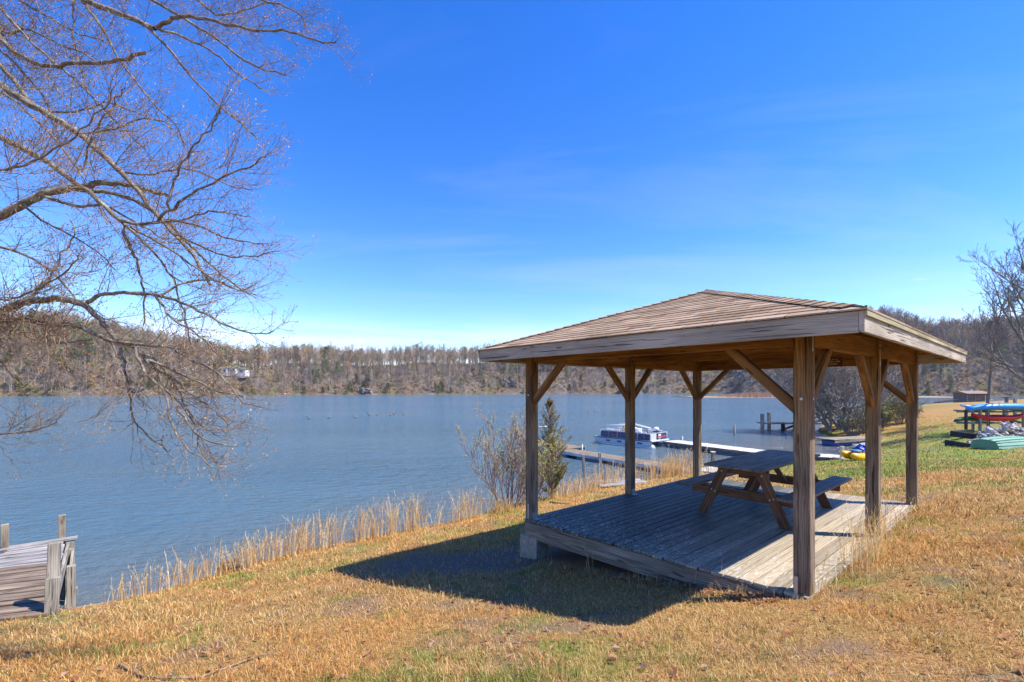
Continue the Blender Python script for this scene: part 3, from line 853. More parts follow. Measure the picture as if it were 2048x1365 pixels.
# ------------------------------------------------------------------ picnic table
def table():
    uc = 2.27; t0 = 1.74; L = 2.44
    # local frame
    Z = Vector((0, 0, 1)); zd = deck_z(uc)+.001
    def T(u, t, z): return G(uc+u, t0+t, zd+z)
    tb = thing('picnic_table', 'dark weathered wooden picnic table with two attached benches standing on the gazebo deck', 'picnic table', T(0, L/2, 0))
    rg = random.Random(6)
    mb = MB(201)
    for i in range(6):
        u = -.41+.137/2+i*.1366
        mb.bar(T(u, rg.uniform(-.008, .008), .815), T(u, L+rg.uniform(-.008, .008), .815), .131, .036)
    mb.build('tabletop', M['table'], tb, bevel=.004)
    for s in (-1, 1):
        mb = MB(210+s)
        for j in range(2):
            u = s*(.72+(j-.5)*.136)
            mb.bar(T(u, 0, .475), T(u, L, .475), .130, .036)
        mb.build('bench_seat', M['table'], tb, bevel=.004)
    for k, t in enumerate((.38, L-.38)):
        sg = -1 if k == 0 else 1
        for s in (-1, 1):
            mb = MB(220+k*3+s)
            # splayed leg, plank on edge
            x0, z0, x1, z1 = s*.60, 0, s*.235, .795
            dx = .075*(1 if s > 0 else -1)
            vs = []; gs = []; off = mb.rng.uniform(-9, 9)
            for yy in (-.019, .019):
                for x, z in ((x0-dx, z0), (x0+dx, z0), (x1+dx, z1), (x1-dx, z1)):
                    vs.append(T(x, t+sg*.038+yy, z)); gs.append((z+off, (x-s*.4)+(z*.46*s), yy+.04))
            mb.add(vs, [(0, 1, 2, 3), (7, 6, 5, 4), (0, 4, 5, 1), (1, 5, 6, 2), (2, 6, 7, 3), (3, 7, 4, 0)] if s > 0 else [(3, 2, 1, 0), (4, 5, 6, 7), (1, 5, 4, 0), (2, 6, 5, 1), (3, 7, 6, 2), (0, 4, 7, 3)], gs)
            lg = mb.build('leg', M['leg'], tb, bevel=.004)
            for x, z in ((s*.285, .70), (s*.44, .40), (s*.39, .38)):
                mb = MB(1); p = T(x, t+sg*.06, z); mb.tube([p, p+DD*(sg*.006)], .011, 8)
                mb.build('bolt', M['steel'], lg)
        mb = MB(230+k); mb.bar(T(-.78, t, .385), T(.78, t, .385), .038, .14); mb.build('bench_support', M['leg'], tb, bevel=.004)
        mb = MB(240+k); mb.bar(T(-.36, t, .735), T(.36, t, .735), .038, .12); mb.build('top_support', M['leg'], tb, bevel=.004)
        mb = MB(250+k); mb.bar(T(0, t-sg*.02, .34), T(0, t-sg*.62, .78), .088, .038, up=(0, 0, 1)); mb.build('brace', M['leg'], tb, bevel=.004)
table()
# ------------------------------------------------------------------ foliage and bark materials
M['bark_near'] = bark('bark_near', (.07, .052, .04), (.18, .145, .115), (.33, .29, .235), (.33, .35, .25))
M['twig_near'] = bark('twig_near', (.10, .07, .045), (.22, .16, .105), (.38, .30, .21), None, 40)
M['bud'] = vcol('seed_pods', .8, .25)
M['bark_far'] = bark('bark_far', (.12, .10, .085), (.24, .205, .175), (.38, .34, .30), None, 8)
M['twig_far'] = vcol('twigs_far', .9)
M['needle'] = vcol('needles', .8, .25)
M['blade'] = vcol('grass_blades', .85, .35)
M['reed'] = vcol('dry_stems', .85, .3)

def rdir(rg, d, ang):
    """direction d tipped by ang about a random axis"""
    d = Vector(d).normalized(); o = d.orthogonal().normalized()
    o = Quaternion(d, rg.uniform(0, 2*math.pi)) @ o
    return (d*math.cos(ang)+o*math.sin(ang)).normalized()
def curve_pts(p, d, L, n, rg, wob=.18, pull=Vector((0, 0, 0))):
    pts = [Vector(p)]; d = Vector(d).normalized(); st = L/n
    for i in range(n):
        d = (d+Vector((rg.gauss(0, wob), rg.gauss(0, wob), rg.gauss(0, wob)))*.6+pull*(1.0/n)).normalized()
        pts.append(pts[-1]+d*st)
    return pts
def grow(mbs, p, d, L, r, lev, rg, o):
    """recursive limb. o: dict(n segs, kids, ang, ratio, pull, sides, minlev)"""
    n = o['n'][min(lev, len(o['n'])-1)]
    pts = curve_pts(p, d, L, n, rg, o['wob'], o['pull'])
    rr = [max(r*(1-.75*i/n), o['rmin']) for i in range(n+1)]
    mb = mbs[0] if lev <= o['thick'] else mbs[1]
    mb.tube(pts, rr, o['sides'][min(lev, len(o['sides'])-1)], cap=False)
    if lev >= o['depth']:
        if o.get('tip'): o['tip'](pts[-1], (pts[-1]-pts[-2]).normalized(), rg)
        return
    k = o['kids'][min(lev, len(o['kids'])-1)]
    for i in range(k):
        f = o['from']+(1-o['from'])*(i+rg.uniform(.1, .9))/k if lev else o['clear']+(1-o['clear'])*(i+rg.random())/k
        f = min(f, .98); q_ = f*n; j = int(q_); a = pts[j].lerp(pts[j+1], q_-j)
        dd = (pts[j+1]-pts[j]).normalized()
        nd = rdir(rg, dd, o['ang']*rg.uniform(.6, 1.25))
        if lev == 0 and nd.z < -.1: nd.z = abs(nd.z)*.5
        ln = L*o['ratio'][min(lev, len(o['ratio'])-1)]*rg.uniform(.7, 1.2)*(1.15-.6*f if lev == 0 else 1-.35*f)
        grow(mbs, a, nd, ln, max(rr[j]*.62, o['rmin']), lev+1, rg, o)

# ------------------------------------------------------------------ big tree at the left, limbs traced in space
def near_tree():
    base = Vector((-7.9, 4.6, gz1(-7.9, 4.6)-.1))
    t = thing('large_tree', 'large bare tree with drooping grey limbs and pale seed pods reaching over the water', 'tree', base)
    rg = random.Random(12)
    tr = MB(300)
    trunk = [base, base+Vector((.05, .02, 1.2)), base+Vector((.12, .1, 2.6)), base+Vector((.1, .25, 4.0)), base+Vector((.25, .35, 5.6)), base+Vector((.3, .6, 7.4)), base+Vector((.2, .7, 9.5))]
    tr.tube(trunk, [.36, .29, .26, .23, .19, .13, .05], 14)
    tr.build('trunk', M['bark_near'], t, True)
    limbs = [  # (depth at start, depth at end, radius start px, radius end px, [pixels])
        ('L', 5.6, 5.0, 8, 5, [(-60, -75), (70, -42), (172, 0), (255, 35), (310, 57)]),
        ('B', 5.0, 4.7, 5, 1.6, [(310, 57), (345, 38), (380, 33), (450, 48), (520, 62), (580, 65), (645, 86), (672, 83)]),
        ('B', 5.0, 5.4, 3, 1.2, [(310, 57), (370, 76), (430, 108), (475, 148), (510, 168), (520, 178)]),
        ('B', 5.0, 5.6, 3.2, 1.2, [(290, 50), (345, 108), (390, 162), (440, 212), (490, 254), (516, 280)]),
        ('L', 6.2, 5.9, 4, 1.4, [(200, -70), (305, 0), (365, 35), (430, 76), (480, 115), (530, 140), (572, 150)]),
        ('L', 5.2, 4.5, 9, 3.2, [(-50, 130), (0, 170), (85, 222), (160, 270), (215, 320), (270, 375), (310, 425), (350, 470), (392, 520), (420, 570)]),
        ('L', 5.6, 5.3, 6, 4, [(-50, 100), (0, 130), (45, 185), (78, 218)]),
        ('L', 5.4, 5.0, 6, 4, [(-40, 95), (0, 68), (-5, 65), (30, 105), (85, 131), (150, 128), (240, 122), (290, 106)]),
        ('L', 4.6, 4.3, 8, 4.5, [(-60, 240), (0, 275), (80, 315), (150, 365), (200, 405), (245, 445)]),
        ('B', 4.3, 4.0, 4.2, 1.4, [(245, 445), (300, 446), (345, 415), (400, 380), (450, 355), (510, 328), (532, 312)]),
        ('B', 4.3, 4.3, 4.2, 1.6, [(245, 445), (259, 490), (271, 515), (281, 547), (288, 590), (287, 650)]),
        ('B', 4.3, 4.6, 3.4, 1.2, [(245, 445), (275, 475), (320, 520), (350, 570), (372, 640), (382, 690)]),
        ('L', 4.9, 5.0, 10.5, 4.2, [(-90, 470), (0, 430), (45, 408), (100, 386), (150, 379), (200, 366), (250, 368), (300, 382), (335, 392)]),
        ('B', 5.0, 5.3, 5, 1.5, [(150, 380), (230, 388), (285, 410), (330, 440), (370, 480), (410, 520), (455, 560), (500, 590)]),
        ('B', 4.9, 5.2, 4, 1.5, [(80, 390), (150, 412), (205, 412), (260, 440), (330, 480)]),
        ('B', 4.1, 3.9, 3, 1.3, [(338, 418), (343, 372), (365, 325), (398, 282), (432, 237), (441, 222)]),
        ('L', 4.4, 4.2, 10.5, 5.4, [(-80, 650), (0, 622), (60, 604), (120, 598), (170, 612), (205, 648), (233, 682)]),
        ('B', 4.3, 4.1, 5, 1.4, [(172, 611), (200, 590), (250, 586), (320, 592), (370, 608), (410, 628), (450, 650), (510, 668), (546, 663)]),
        ('L', 4.5, 4.1, 6, 5, [(-80, 640), (0, 642), (50, 641), (110, 651), (140, 648), (190, 668), (225, 684), (270, 694)]),
        ('B', 4.1, 3.8, 4.6, 1.4, [(270, 694), (300, 725), (325, 765), (345, 800), (375, 845), (410, 880), (457, 893)]),
        ('B', 4.1, 3.9, 3.4, 1.3, [(230, 684), (300, 692), (335, 694), (370, 715), (420, 737), (450, 760), (480, 800), (522, 815)]),
        ('B', 4.1, 4.2, 3, 1.3, [(235, 690), (252, 740), (258, 800), (270, 845), (300, 875), (333, 902)]),
        ('B', 4.0, 3.7, 3.4, 1.2, [(270, 694), (290, 742), (330, 790), (345, 850), (370, 892), (428, 936)]),
        ('B', 4.0, 4.3, 3, 1.2, [(300, 725), (345, 760), (400, 800), (440, 830), (455, 850)]),
        ('B', 4.05, 4.2, 3, 1.2, [(285, 705), (330, 740), (360, 790), (390, 840), (430, 870)]),
        ('L', 4.6, 4.4, 3.4, 1.3, [(-60, 640), (0, 655), (60, 675), (120, 687), (178, 681)]),
        ('L', 5.0, 4.9, 2.4, 1.0, [(-60, 872), (0, 868), (50, 865), (88, 855), (113, 844)]),
        ('L', 5.3, 5.1, 3.5, 1.4, [(-50, 5), (0, 18), (60, 82), (112, 127), (170, 180), (230, 240), (280, 290)]),
        ('B', 5.4, 5.6, 2.6, 1.2, [(150, -40), (148, 0), (145, 42), (152, 100), (165, 150)]),
        ('L', 5.9, 6.2, 3.5, 1.2, [(100, -60), (170, 10), (205, 60), (240, 120), (300, 200), (350, 250), (372, 300)]),
        ('L', 6.0, 5.8, 3.2, 1.2, [(-40, 195), (0, 185), (60, 230), (120, 290), (180, 380), (215, 450)]),
        ('L', 5.0, 4.6, 4, 1.2, [(-60, 500), (0, 495), (70, 520), (120, 560), (150, 600), (130, 640)]),
        ('L', 4.3, 3.9, 3, 1.1, [(-60, 570), (0, 600), (50, 590), (110, 560), (155, 520), (163, 512)]),
        ('L', 5.6, 5.5, 3, 1.2, [(-60, -20), (0, 60), (60, 60), (120, 90), (175, 110), (215, 150)]),
        ('L', 3.9, 3.7, 3.4, 1.2, [(-50, 345), (0, 342), (50, 330), (105, 300), (160, 262), (220, 200), (232, 165)]),
        ('B', 4.6, 4.3, 2.4, 1.1, [(165, 345), (180, 280), (210, 230), (240, 190), (250, 175)]),
        ('B', 4.5, 4.2, 3, 1.1, [(350, 470), (400, 492), (450, 512), (500, 512), (552, 503)]),
        ('B', 5.2, 5.0, 3, 1.1, [(335, 440), (395, 452), (450, 475), (500, 486), (535, 488)]),
        ('B', 4.3, 4.7, 3, 1.1, [(262, 455), (340, 500), (410, 548), (460, 575), (512, 590)]),
        ('B', 4.2, 4.4, 2.6, 1.0, [(300, 446), (360, 440), (420, 425), (470, 428), (505, 436)]),
        ('B', 5.1, 4.8, 2.6, 1.0, [(230, 340), (290, 350), (350, 338), (400, 345), (460, 372), (505, 380)]),
        ('B', 5.2, 5.5, 2.8, 1.0, [(85, 222), (150, 225), (210, 205), (262, 222), (300, 236)]),
        ('B', 5.1, 4.9, 2.6, 1.0, [(160, 270), (215, 262), (270, 240), (330, 245), (345, 262)]),
        ('B', 4.1, 4.5, 3, 1.1, [(320, 592), (370, 565), (430, 560), (475, 580), (510, 570)]),
        ('B', 4.2, 3.8, 3, 1.1, [(310, 592), (350, 640), (400, 672), (440, 712), (470, 735)]),
        ('B', 4.0, 4.4, 3, 1.1, [(300, 720), (370, 752), (430, 780), (470, 790), (500, 800)]),
        ('B', 4.0, 3.8, 2.6, 1.0, [(330, 780), (370, 820), (395, 860), (400, 905), (432, 925)]),
        ('B', 4.3, 4.5, 2.6, 1.0, [(60, 604), (90, 560), (120, 520), (150, 470), (140, 440)]),
        ('B', 4.9, 5.2, 2.8, 1.0, [(45, 408), (80, 440), (140, 470), (190, 500), (230, 540)]),
        ('L', 6.0, 6.2, 3.0, 1.0, [(-60, 60), (0, 100), (50, 150), (90, 200), (110, 260), (150, 300)]),
        ('L', 5.8, 6.0, 3.0, 1.0, [(-30, -60), (40, 0), (90, 30), (140, 60), (200, 80), (235, 100)]),
        ('L', 6.3, 6.5, 3.0, 1.0, [(330, -60), (400, 5), (440, 30), (490, 20), (540, 5)]),
        ('L', 6.3, 6.5, 3.0, 1.0, [(420, -60), (500, -10), (560, 10), (600, 30), (612, 52)]),
        ('L', 4.8, 5.2, 3, 1.1, [(-40, 700), (0, 722), (35, 760), (50, 790)]),
    ]
    br = MB(301); tw = MB(302); bd = MB(303)
    def pod(p, d, rg):
        k = rg.random()
        if k < .33:
            # open seed pod: a few pale scales
            c = rg.choice(((.52, .36, .22), (.40, .25, .14), (.62, .50, .36), (.55, .26, .08), (.33, .2, .13))); bd.col = c
            s = rg.uniform(.006, .0115)
            for i in range(4):
                dd = rdir(rg, d, .45); o_ = dd.orthogonal().normalized()*s*.38
                bd.add([p+o_, p-o_, p+dd*s*2.0], [(0, 1, 2)])
        else:
            bd.col = rg.choice(((.34, .2, .14), (.42, .26, .18), (.5, .34, .16)))
            s = rg.uniform(.0028, .0045); bd.tube([p, p+d*s*1.6, p+d*s*4], [s*.7, s, s*.2], 3)
    def twig(p, d, L, r, lev):
        n = 5 if lev == 0 else (4 if lev == 1 else 3)
        up = Vector((.15, 0, .40)) if rg.random() < .75 else Vector((.1, 0, -.2))
        pts = curve_pts(p, d, L, n, rg, .17, up)
        rr = [max(r*(1-.6*i/n), .0010) for i in range(n+1)]
        tw.tube(pts, rr, 4 if lev == 0 else 3, cap=False)
        if lev >= 2 or L < .07:
            pod(pts[-1], (pts[-1]-pts[-2]).normalized(), rg); return
        k = max(2, int(L/(.07 if lev == 0 else .055)))
        for i in range(k):
            f = (i+.3+.6*rg.random())/k; q_ = min(f, .97)*n; j = int(q_)
            a = pts[j].lerp(pts[j+1], q_-j)
            nd = rdir(rg, pts[j+1]-pts[j], rg.uniform(.5, .95)); nd.z += .12
            twig(a, nd, L*rg.uniform(.3, .55)*(1.1-.4*f), rr[j]*.7, lev+1)
        pod(pts[-1], (pts[-1]-pts[-2]).normalized(), rg)
    for kind, y0, y1, r0, r1, px in limbs:
        n = len(px); pts = []
        for i, (a, b) in enumerate(px):
            y = y0+(y1-y0)*i/(n-1)
            pts.append(P(a, b, y))
        rad = [.82*(r0+(r1-r0)*i/(n-1))*(y0+(y1-y0)*i/(n-1))/F for i in range(n)]
        # Catmull-Rom refinement
        def cr(a, b, c, d, t): return .5*((2*b)+(c-a)*t+(2*a-5*b+4*c-d)*t*t+(3*b-a-3*c+d)*t**3)
        fine = []; fr = []
        for i in range(n-1):
            a = pts[max(0, i-1)]; b = pts[i]; c = pts[i+1]; d = pts[min(n-1, i+2)]
            for s in range(4):
                fine.append(cr(a, b, c, d, s/4)+Vector((rg.gauss(0, .004), rg.gauss(0, .012), rg.gauss(0, .004)))); fr.append(rad[i]+(rad[i+1]-rad[i])*s/4)
        fine.append(pts[-1]); fr.append(rad[-1])
        if kind == 'L':
            # carry the limb back to the trunk outside the picture
            s0 = fine[0]; tz = s0.z-.7 if s0.z < 3 else s0.z-1.8
            tgt = Vector((base.x+.2, base.y+.25, max(-1.2, tz)))
            mid = s0.lerp(tgt, .5)+(fine[0]-fine[2]).normalized()*.3
            fine = [tgt, tgt.lerp(mid, .5)+Vector((0, 0, .05)), mid]+fine; fr = [fr[0]*1.5, fr[0]*1.35, fr[0]*1.15]+fr
        br.tube(fine, fr, 8, cap=False)
        # side shoots
        acc = 0
        for i in range(1, len(fine)-1):
            p = fine[i]; 
            if p.x/max(p.y, .1) < -2.3: continue
            seg = (fine[i]-fine[i-1]).length; acc += seg
            gap = (.072 if fr[i] < .016 else .12)*(1.3 if p.z < .25 else 1)
            while acc > gap:
                acc -= gap
                d = (fine[i+1]-fine[i]).normalized(); nd = rdir(rg, d, rg.uniform(.45, 1.1))
                if nd.x < -.35: nd.x = -nd.x
                prog = i/len(fine)
                L = rg.uniform(.18, .62)*(1.15-.5*prog)
                if rg.random() < .3: L *= .45
                twig(p+d*rg.uniform(0, seg), nd, L, min(fr[i]*.5, .0034), 0)
        twig(fine[-1], (fine[-1]-fine[-2]).normalized(), .18, .0022, 1)
    br.build('limbs', M['bark_near'], t, True)
    tw.build('twigs', M['twig_near'], t)
    bd.build('seed_pods', M['bud'], t)
    print('near tree twig verts', len(tw.v), len(bd.v), round(time.time()-T0, 1))
near_tree()

# ------------------------------------------------------------------ bare trees on the right
def bare_tree(name, label, base, H, seed, lean=Vector((0, 0, 0)), r=.1, depth=4, kids=(9, 5, 4, 3), clear=.3, spread=.75, group=None, rmin=.004, ratio=(.5, .55, .55, .5), mats=None, cat='tree', pull=.35, wob=.13, trunks=1, tipf=None, sides=(8, 6, 4, 3, 3)):
    t = thing(name, label, cat, base, group)
    rg = random.Random(seed)
    tr = MB(seed); tw = MB(seed+1); tw.col = (.2, .15, .13)
    o = dict(n=(9, 6, 4, 3, 2), kids=kids, ang=spread, ratio=ratio, pull=Vector((0, 0, pull)), sides=sides, depth=depth, thick=0, wob=wob, rmin=rmin, clear=clear)
    o['from'] = .22
    if tipf: o['tip'] = tipf
    for k in range(trunks):
        d = Vector((0, 0, 1))+lean*(1 if trunks == 1 else rg.uniform(.4, 1.4))
        if trunks > 1: d += Vector((rg.uniform(-.5, .5), rg.uniform(-.5, .5), 0))
        grow([tr, tw], Vector(base)+Vector((rg.uniform(-.1, .1)*(trunks > 1), 0, 0)), d, H*rg.uniform(.85, 1), r, 0, rg, o)
    tr.build('trunk', mats[0] if mats else M['bark_far'], t, True)
    tw.build('crown', mats[1] if mats else M['bark_far'], t)
    return t
M['bark_right'] = bark('bark_right', (.09, .075, .07), (.20, .165, .15), (.34, .29, .26), None, 12)
def on(x, y, dz=-.05): return Vector((x, y, gz1(x, y)+dz))
# thin crooked tree on the rise
b = on(37.2, 36.2)
tt = bare_tree('young_tree', 'thin crooked bare tree behind the kayak rack on the grassy rise', b, 10.2, 21, r=.12, kids=(18, 7, 5, 3), clear=.38, spread=.7, rmin=.009, ratio=(.42, .5, .5, .5), mats=(M['bark_right'], M['bark_right']), wob=.16)
b = on(33.6, 29.8)
bare_tree('spreading_tree', 'broad bare tree right of the thin crooked one, with fanning branches', b, 10.8, 33, lean=Vector((-.10, 0, 0)), r=.17, kids=(20, 7, 5, 3), clear=.22, spread=.72, rmin=.009, ratio=(.52, .52, .5, .5), mats=(M['bark_right'], M['bark_right']))
# shoreline thicket behind the gazebo
grey = (bark('bark_thicket', (.15, .12, .10), (.31, .26, .22), (.50, .44, .38), None, 10),)*2
for i, (x, y, h, sd, tr_) in enumerate(((29.6, 41.0, 7.6, 51, 3), (31.2, 44.0, 8.4, 52, 4), (33.8, 43.0, 7.0, 53, 3), (29.9, 43.5, 6.6, 54, 3))):
    lb = ('pale bare multi stemmed tree at the cove edge, leaning over the water', 'tallest pale bare tree in the thicket behind the gazebo posts', 'low spreading bare tree at the grassy side of the thicket', 'slender bare tree at the back of the shoreline thicket')[i]
    bare_tree('shore_tree', lb, on(x, y), h, sd, lean=Vector((-.12, 0, 0)) if i != 2 else Vector((.3, 0, 0)), r=.13, kids=(13, 7, 5, 3), clear=.10, spread=.85, rmin=.013, mats=grey, trunks=tr_, group='bare trees of the shoreline thicket')
def shrub(label, base, H, n, seed, col, leaf=None, nleaf=0, w=.9, mat=None, cat='shrub', name='shrub', rmin=.006, kids=(5, 4, 3), ls=.03, bmat=None, kidr=(.5, .5, .5)):
    t = thing(name, label, cat, base); rg = random.Random(seed)
    st = MB(seed); lf = MB(seed+2)
    def tip(p, d, rg):
        for _ in range(nleaf):
            lf.col = rg.choice(leaf); a = rdir(rg, d, rg.uniform(.2, 1.2)); q_ = p+rdir(rg, d, 1.2)*rg.uniform(0, ls*2); o_ = a.orthogonal().normalized()*ls*.22
            lf.add([q_+o_, q_-o_, q_+a*ls*rg.uniform(.6, 1.2)], [(0, 1, 2)])
    o = dict(n=(6, 4, 3, 2), kids=kids, ang=.6, ratio=kidr, pull=Vector((0, 0, .5)), sides=(5, 4, 3, 3), depth=len(kids), thick=9, wob=.15, rmin=rmin, clear=.15)
    o['from'] = .15
    if nleaf: o['tip'] = tip
    for i in range(n):
        a = rg.uniform(0, 6.28); s = rg.uniform(.1, w)
        d = Vector((math.cos(a)*s, math.sin(a)*s, 1))
        grow([st, st], Vector(base)+Vector((math.cos(a), math.sin(a), 0))*rg.uniform(0, .15*H*w), d, H*rg.uniform(.6, 1.05), .012*H*.5+rmin, 0, rg, o)
    st.build('stems', bmat or M['bark_far'], t)
    if nleaf and lf.v: lf.build('leaves', M['needle'], t)
    return t
olive = ((.16, .19, .05), (.24, .26, .07), (.30, .22, .09), (.12, .14, .04))
shrub('tangled brown brush at the cove edge beneath the bare trees', on(29.0, 39.0), 2.2, 26, 61, None, olive, 1, 1.3, name='bramble', ls=.14, rmin=.012)
shrub('green tinged brush beside the leaning shore trees', on(31.4, 39.8), 2.0, 26, 62, None, olive, 3, 1.3, name='bramble', ls=.16, rmin=.012)
shrub('loose brown brush on the grassy side of the thicket', on(34.6, 41.0), 2.2, 24, 63, None, olive, 2, 1.3, name='bramble', ls=.15, rmin=.012)
shrub('sparse grey brush at the far end of the thicket', on(38.5, 45.5), 2.6, 18, 64, None, olive, 2, 1.1, name='bramble', ls=.14, rmin=.012)
# bare shrub and red cedar on the bank behind the left front post
M['bark_shrub'] = bark('bark_shrub', (.13, .08, .075), (.27, .19, .18), (.40, .31, .29), None, 30)
bud_ = ((.42, .46, .10), (.52, .52, .16), (.34, .36, .10), (.5, .36, .22))
shrub('leafless reddish shrub with yellow green buds on the bank left of the gazebo', Vector((-.10, 13.2, gz1(-.1, 13.2)-.05)), 2.35, 13, 71, None, bud_, 2, .95, ls=.035, rmin=.0045, kids=(8, 6, 4), bmat=M['bark_shrub'], kidr=(.5, .45, .42))
shrub('small shrub with fresh yellow green leaves tucked behind the front post', Vector((.62, 13.4, gz1(.62, 13.4)-.05)), 1.75, 10, 72, None, bud_, 4, .6, ls=.045, rmin=.0045, kids=(6, 4, 3), bmat=M['bark_shrub'])
def cedar(base, H, seed):
    t = thing('cedar', 'scraggly red cedar with olive green foliage and bronze tips right of the left front post', 'tree', base); rg = random.Random(seed)
    tr = MB(seed); lf = MB(seed+1)
    pts = curve_pts(base, Vector((.03, 0, 1)), H, 9, rg, .04); tr.tube(pts, [.05*(1-i/9.6) for i in range(10)], 7)
    for i in range(170):
        f = .04+.95*(i/170)**.9; q_ = f*9; j = min(8, int(q_)); a = pts[j].lerp(pts[j+1], q_-j)
        an = rg.uniform(0, 6.28); wmax = (1.15*(1-f)**.75+.05)*(1.0 if f < .58 else 1.15)*(.75+.4*math.sin(i*2.4))
        L = wmax*rg.uniform(.55, 1.15)
        d = Vector((math.cos(an), math.sin(an), .75+.5*f))
        bp = curve_pts(a, d, L, 5, rg, .08, Vector((0, 0, .3))); tr.tube(bp, [.010*(1-k/6)+.002 for k in range(6)], 3, cap=False)
        m = int(14+L*62)
        if .55 < f < .92: m = int(m*.32)
        for k in range(m):
            ff = rg.uniform(.2, 1)*5; jj = min(4, int(ff)); b = bp[jj].lerp(bp[jj+1], ff-jj)
            dd = rdir(rg, bp[jj+1]-bp[jj], rg.uniform(.25, .8)); ln = rg.uniform(.05, .13)
            tipc = ff/5 > .8 or f > .75
            lf.col = rg.choice(((.24, .15, .06), (.28, .19, .07), (.19, .14, .05))) if (tipc and rg.random() < .7) else rg.choice(((.075, .10, .02), (.12, .14, .03), (.05, .07, .018), (.17, .16, .04)))
            for s in range(4):
                e = b+dd*ln*s/4; nd = rdir(rg, dd, .6); o_ = nd.orthogonal().normalized()*.0065
                lf.add([e+o_, e-o_, e+nd*ln*.55], [(0, 1, 2)])
    tr.build('trunk', M['bark_shrub'], t, True); lf.build('crown', M['needle'], t)
cedar(Vector((1.22, 14.1, gz1(1.22, 14.1)-.05)), 3.0, 81)
print('plants', round(time.time()-T0, 1))
# ------------------------------------------------------------------ short grass of the lawn (nobody could count it)
def grass():
    rn = np.random.default_rng(11)
    N = 620000
    # positions: density falls with distance from the path where the picture was taken
    lr = rn.uniform(math.log(2.1), math.log(60), N); r = np.exp(lr)
    th = rn.uniform(-1.02, 1.02, N)
    x = r*np.sin(th); y = r*np.cos(th)
    k = in_land(x, y, np.array(SHW+[(260, 60), (260, -120), (-70, -120)]))
    x, y, r = x[k], y[k], r[k]
    rx, ry = x-GP.x, y-GP.y; u = rx*WW.x+ry*WW.y; t = rx*DD.x+ry*DD.y
    k = ~((u > -.12) & (u < GW+.03) & (t > -.07) & (t < GL+.1)); x, y, r = x[k], y[k], r[k]
    g = green(x, y); br = bare(x, y)
    dens = .35+.65*np.clip(fnoise(x*4, y*4, 90)*2.2-.5, 0, 1)
    k = rn.random(len(x)) < dens*(1-.85*br); x, y, r, g = x[k], y[k], r[k], g[k]
    n = len(x)
    jit = rn.uniform(-.02, .02, (n, 2)); x = x+jit[:, 0]; y = y+jit[:, 1]
    z = gz(x, y)-.004
    sc = np.clip(r/4.0, .8, 7)
    clump = fnoise(x*2.2, y*2.2, 95)
    isg = rn.random(n) < g*.8
    h = rn.uniform(.012, .046, n)*(.35+1.4*clump)*np.clip(sc, 1, 2.4)**.6
    wd = .0019*sc*rn.uniform(.7, 1.4, n)
    az = rn.uniform(0, 2*np.pi, n); lean = np.where(isg, rn.uniform(.1, .9, n), rn.uniform(.3, 1.35, n))
    dx, dy = np.cos(az), np.sin(az)
    px_, py_ = -dy, dx
    tw = rn.uniform(-.5, .5, n); px_, py_ = px_*np.cos(tw)-py_*np.sin(tw), px_*np.sin(tw)+py_*np.cos(tw)
    B = np.c_[x, y, z]; side = np.c_[px_*wd, py_*wd, np.zeros(n)]
    out = np.c_[dx*np.sin(lean), dy*np.sin(lean), np.cos(lean)]*(h*1.45)[:, None]
    mid = B+out*.5+np.c_[np.zeros(n), np.zeros(n), h*.16]
    V = np.stack([B-side, B+side, mid+side*.75, mid-side*.75, B+out], 1).reshape(-1, 3)
    i = np.arange(n)*5
    Fc = np.concatenate([np.c_[i, i+1, i+2], np.c_[i, i+2, i+3], np.c_[i+3, i+2, i+4]])
    straw = np.array([(.66, .48, .24), (.58, .37, .15), (.76, .58, .33), (.50, .30, .11), (.82, .68, .44), (.38, .24, .12)])
    grn = np.array([(.22, .28, .05), (.32, .36, .08), (.15, .22, .04), (.42, .42, .12)])
    tone = fnoise(x*1.1+50, y*1.1, 99)
    ci = np.clip((rn.random(n)*6+(tone-.5)*3).astype(int), 0, 5)
    # dry patches differ: orange-brown, pale straw
    c = straw[ci]; warm = np.clip((fnoise(x*.7, y*.7, 120)-.45)*5, 0, 1)[:, None]
    c = c*(1-warm*.5)+c*np.array((1.0, .74, .48))*warm*.5*1.1
    c = np.where(isg[:, None], grn[rn.integers(0, 4, n)], c)
    c = c*np.where(isg, 1, 1)[:, None]*np.where(isg[:, None], 1.0, np.array((1.03, .93, .74)))*rn.uniform(.8, 1.25, (n, 1))*(.82+.36*fnoise(x*.5+9, y*.5, 130))[:, None]*1.06
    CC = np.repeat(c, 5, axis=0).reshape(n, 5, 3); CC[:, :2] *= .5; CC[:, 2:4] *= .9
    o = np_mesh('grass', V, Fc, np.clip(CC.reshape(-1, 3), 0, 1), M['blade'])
    tag(o, 'short dry straw coloured lawn grass with green patches', 'grass', kind='stuff')
    print('grass', n, round(time.time()-T0, 1))
grass()

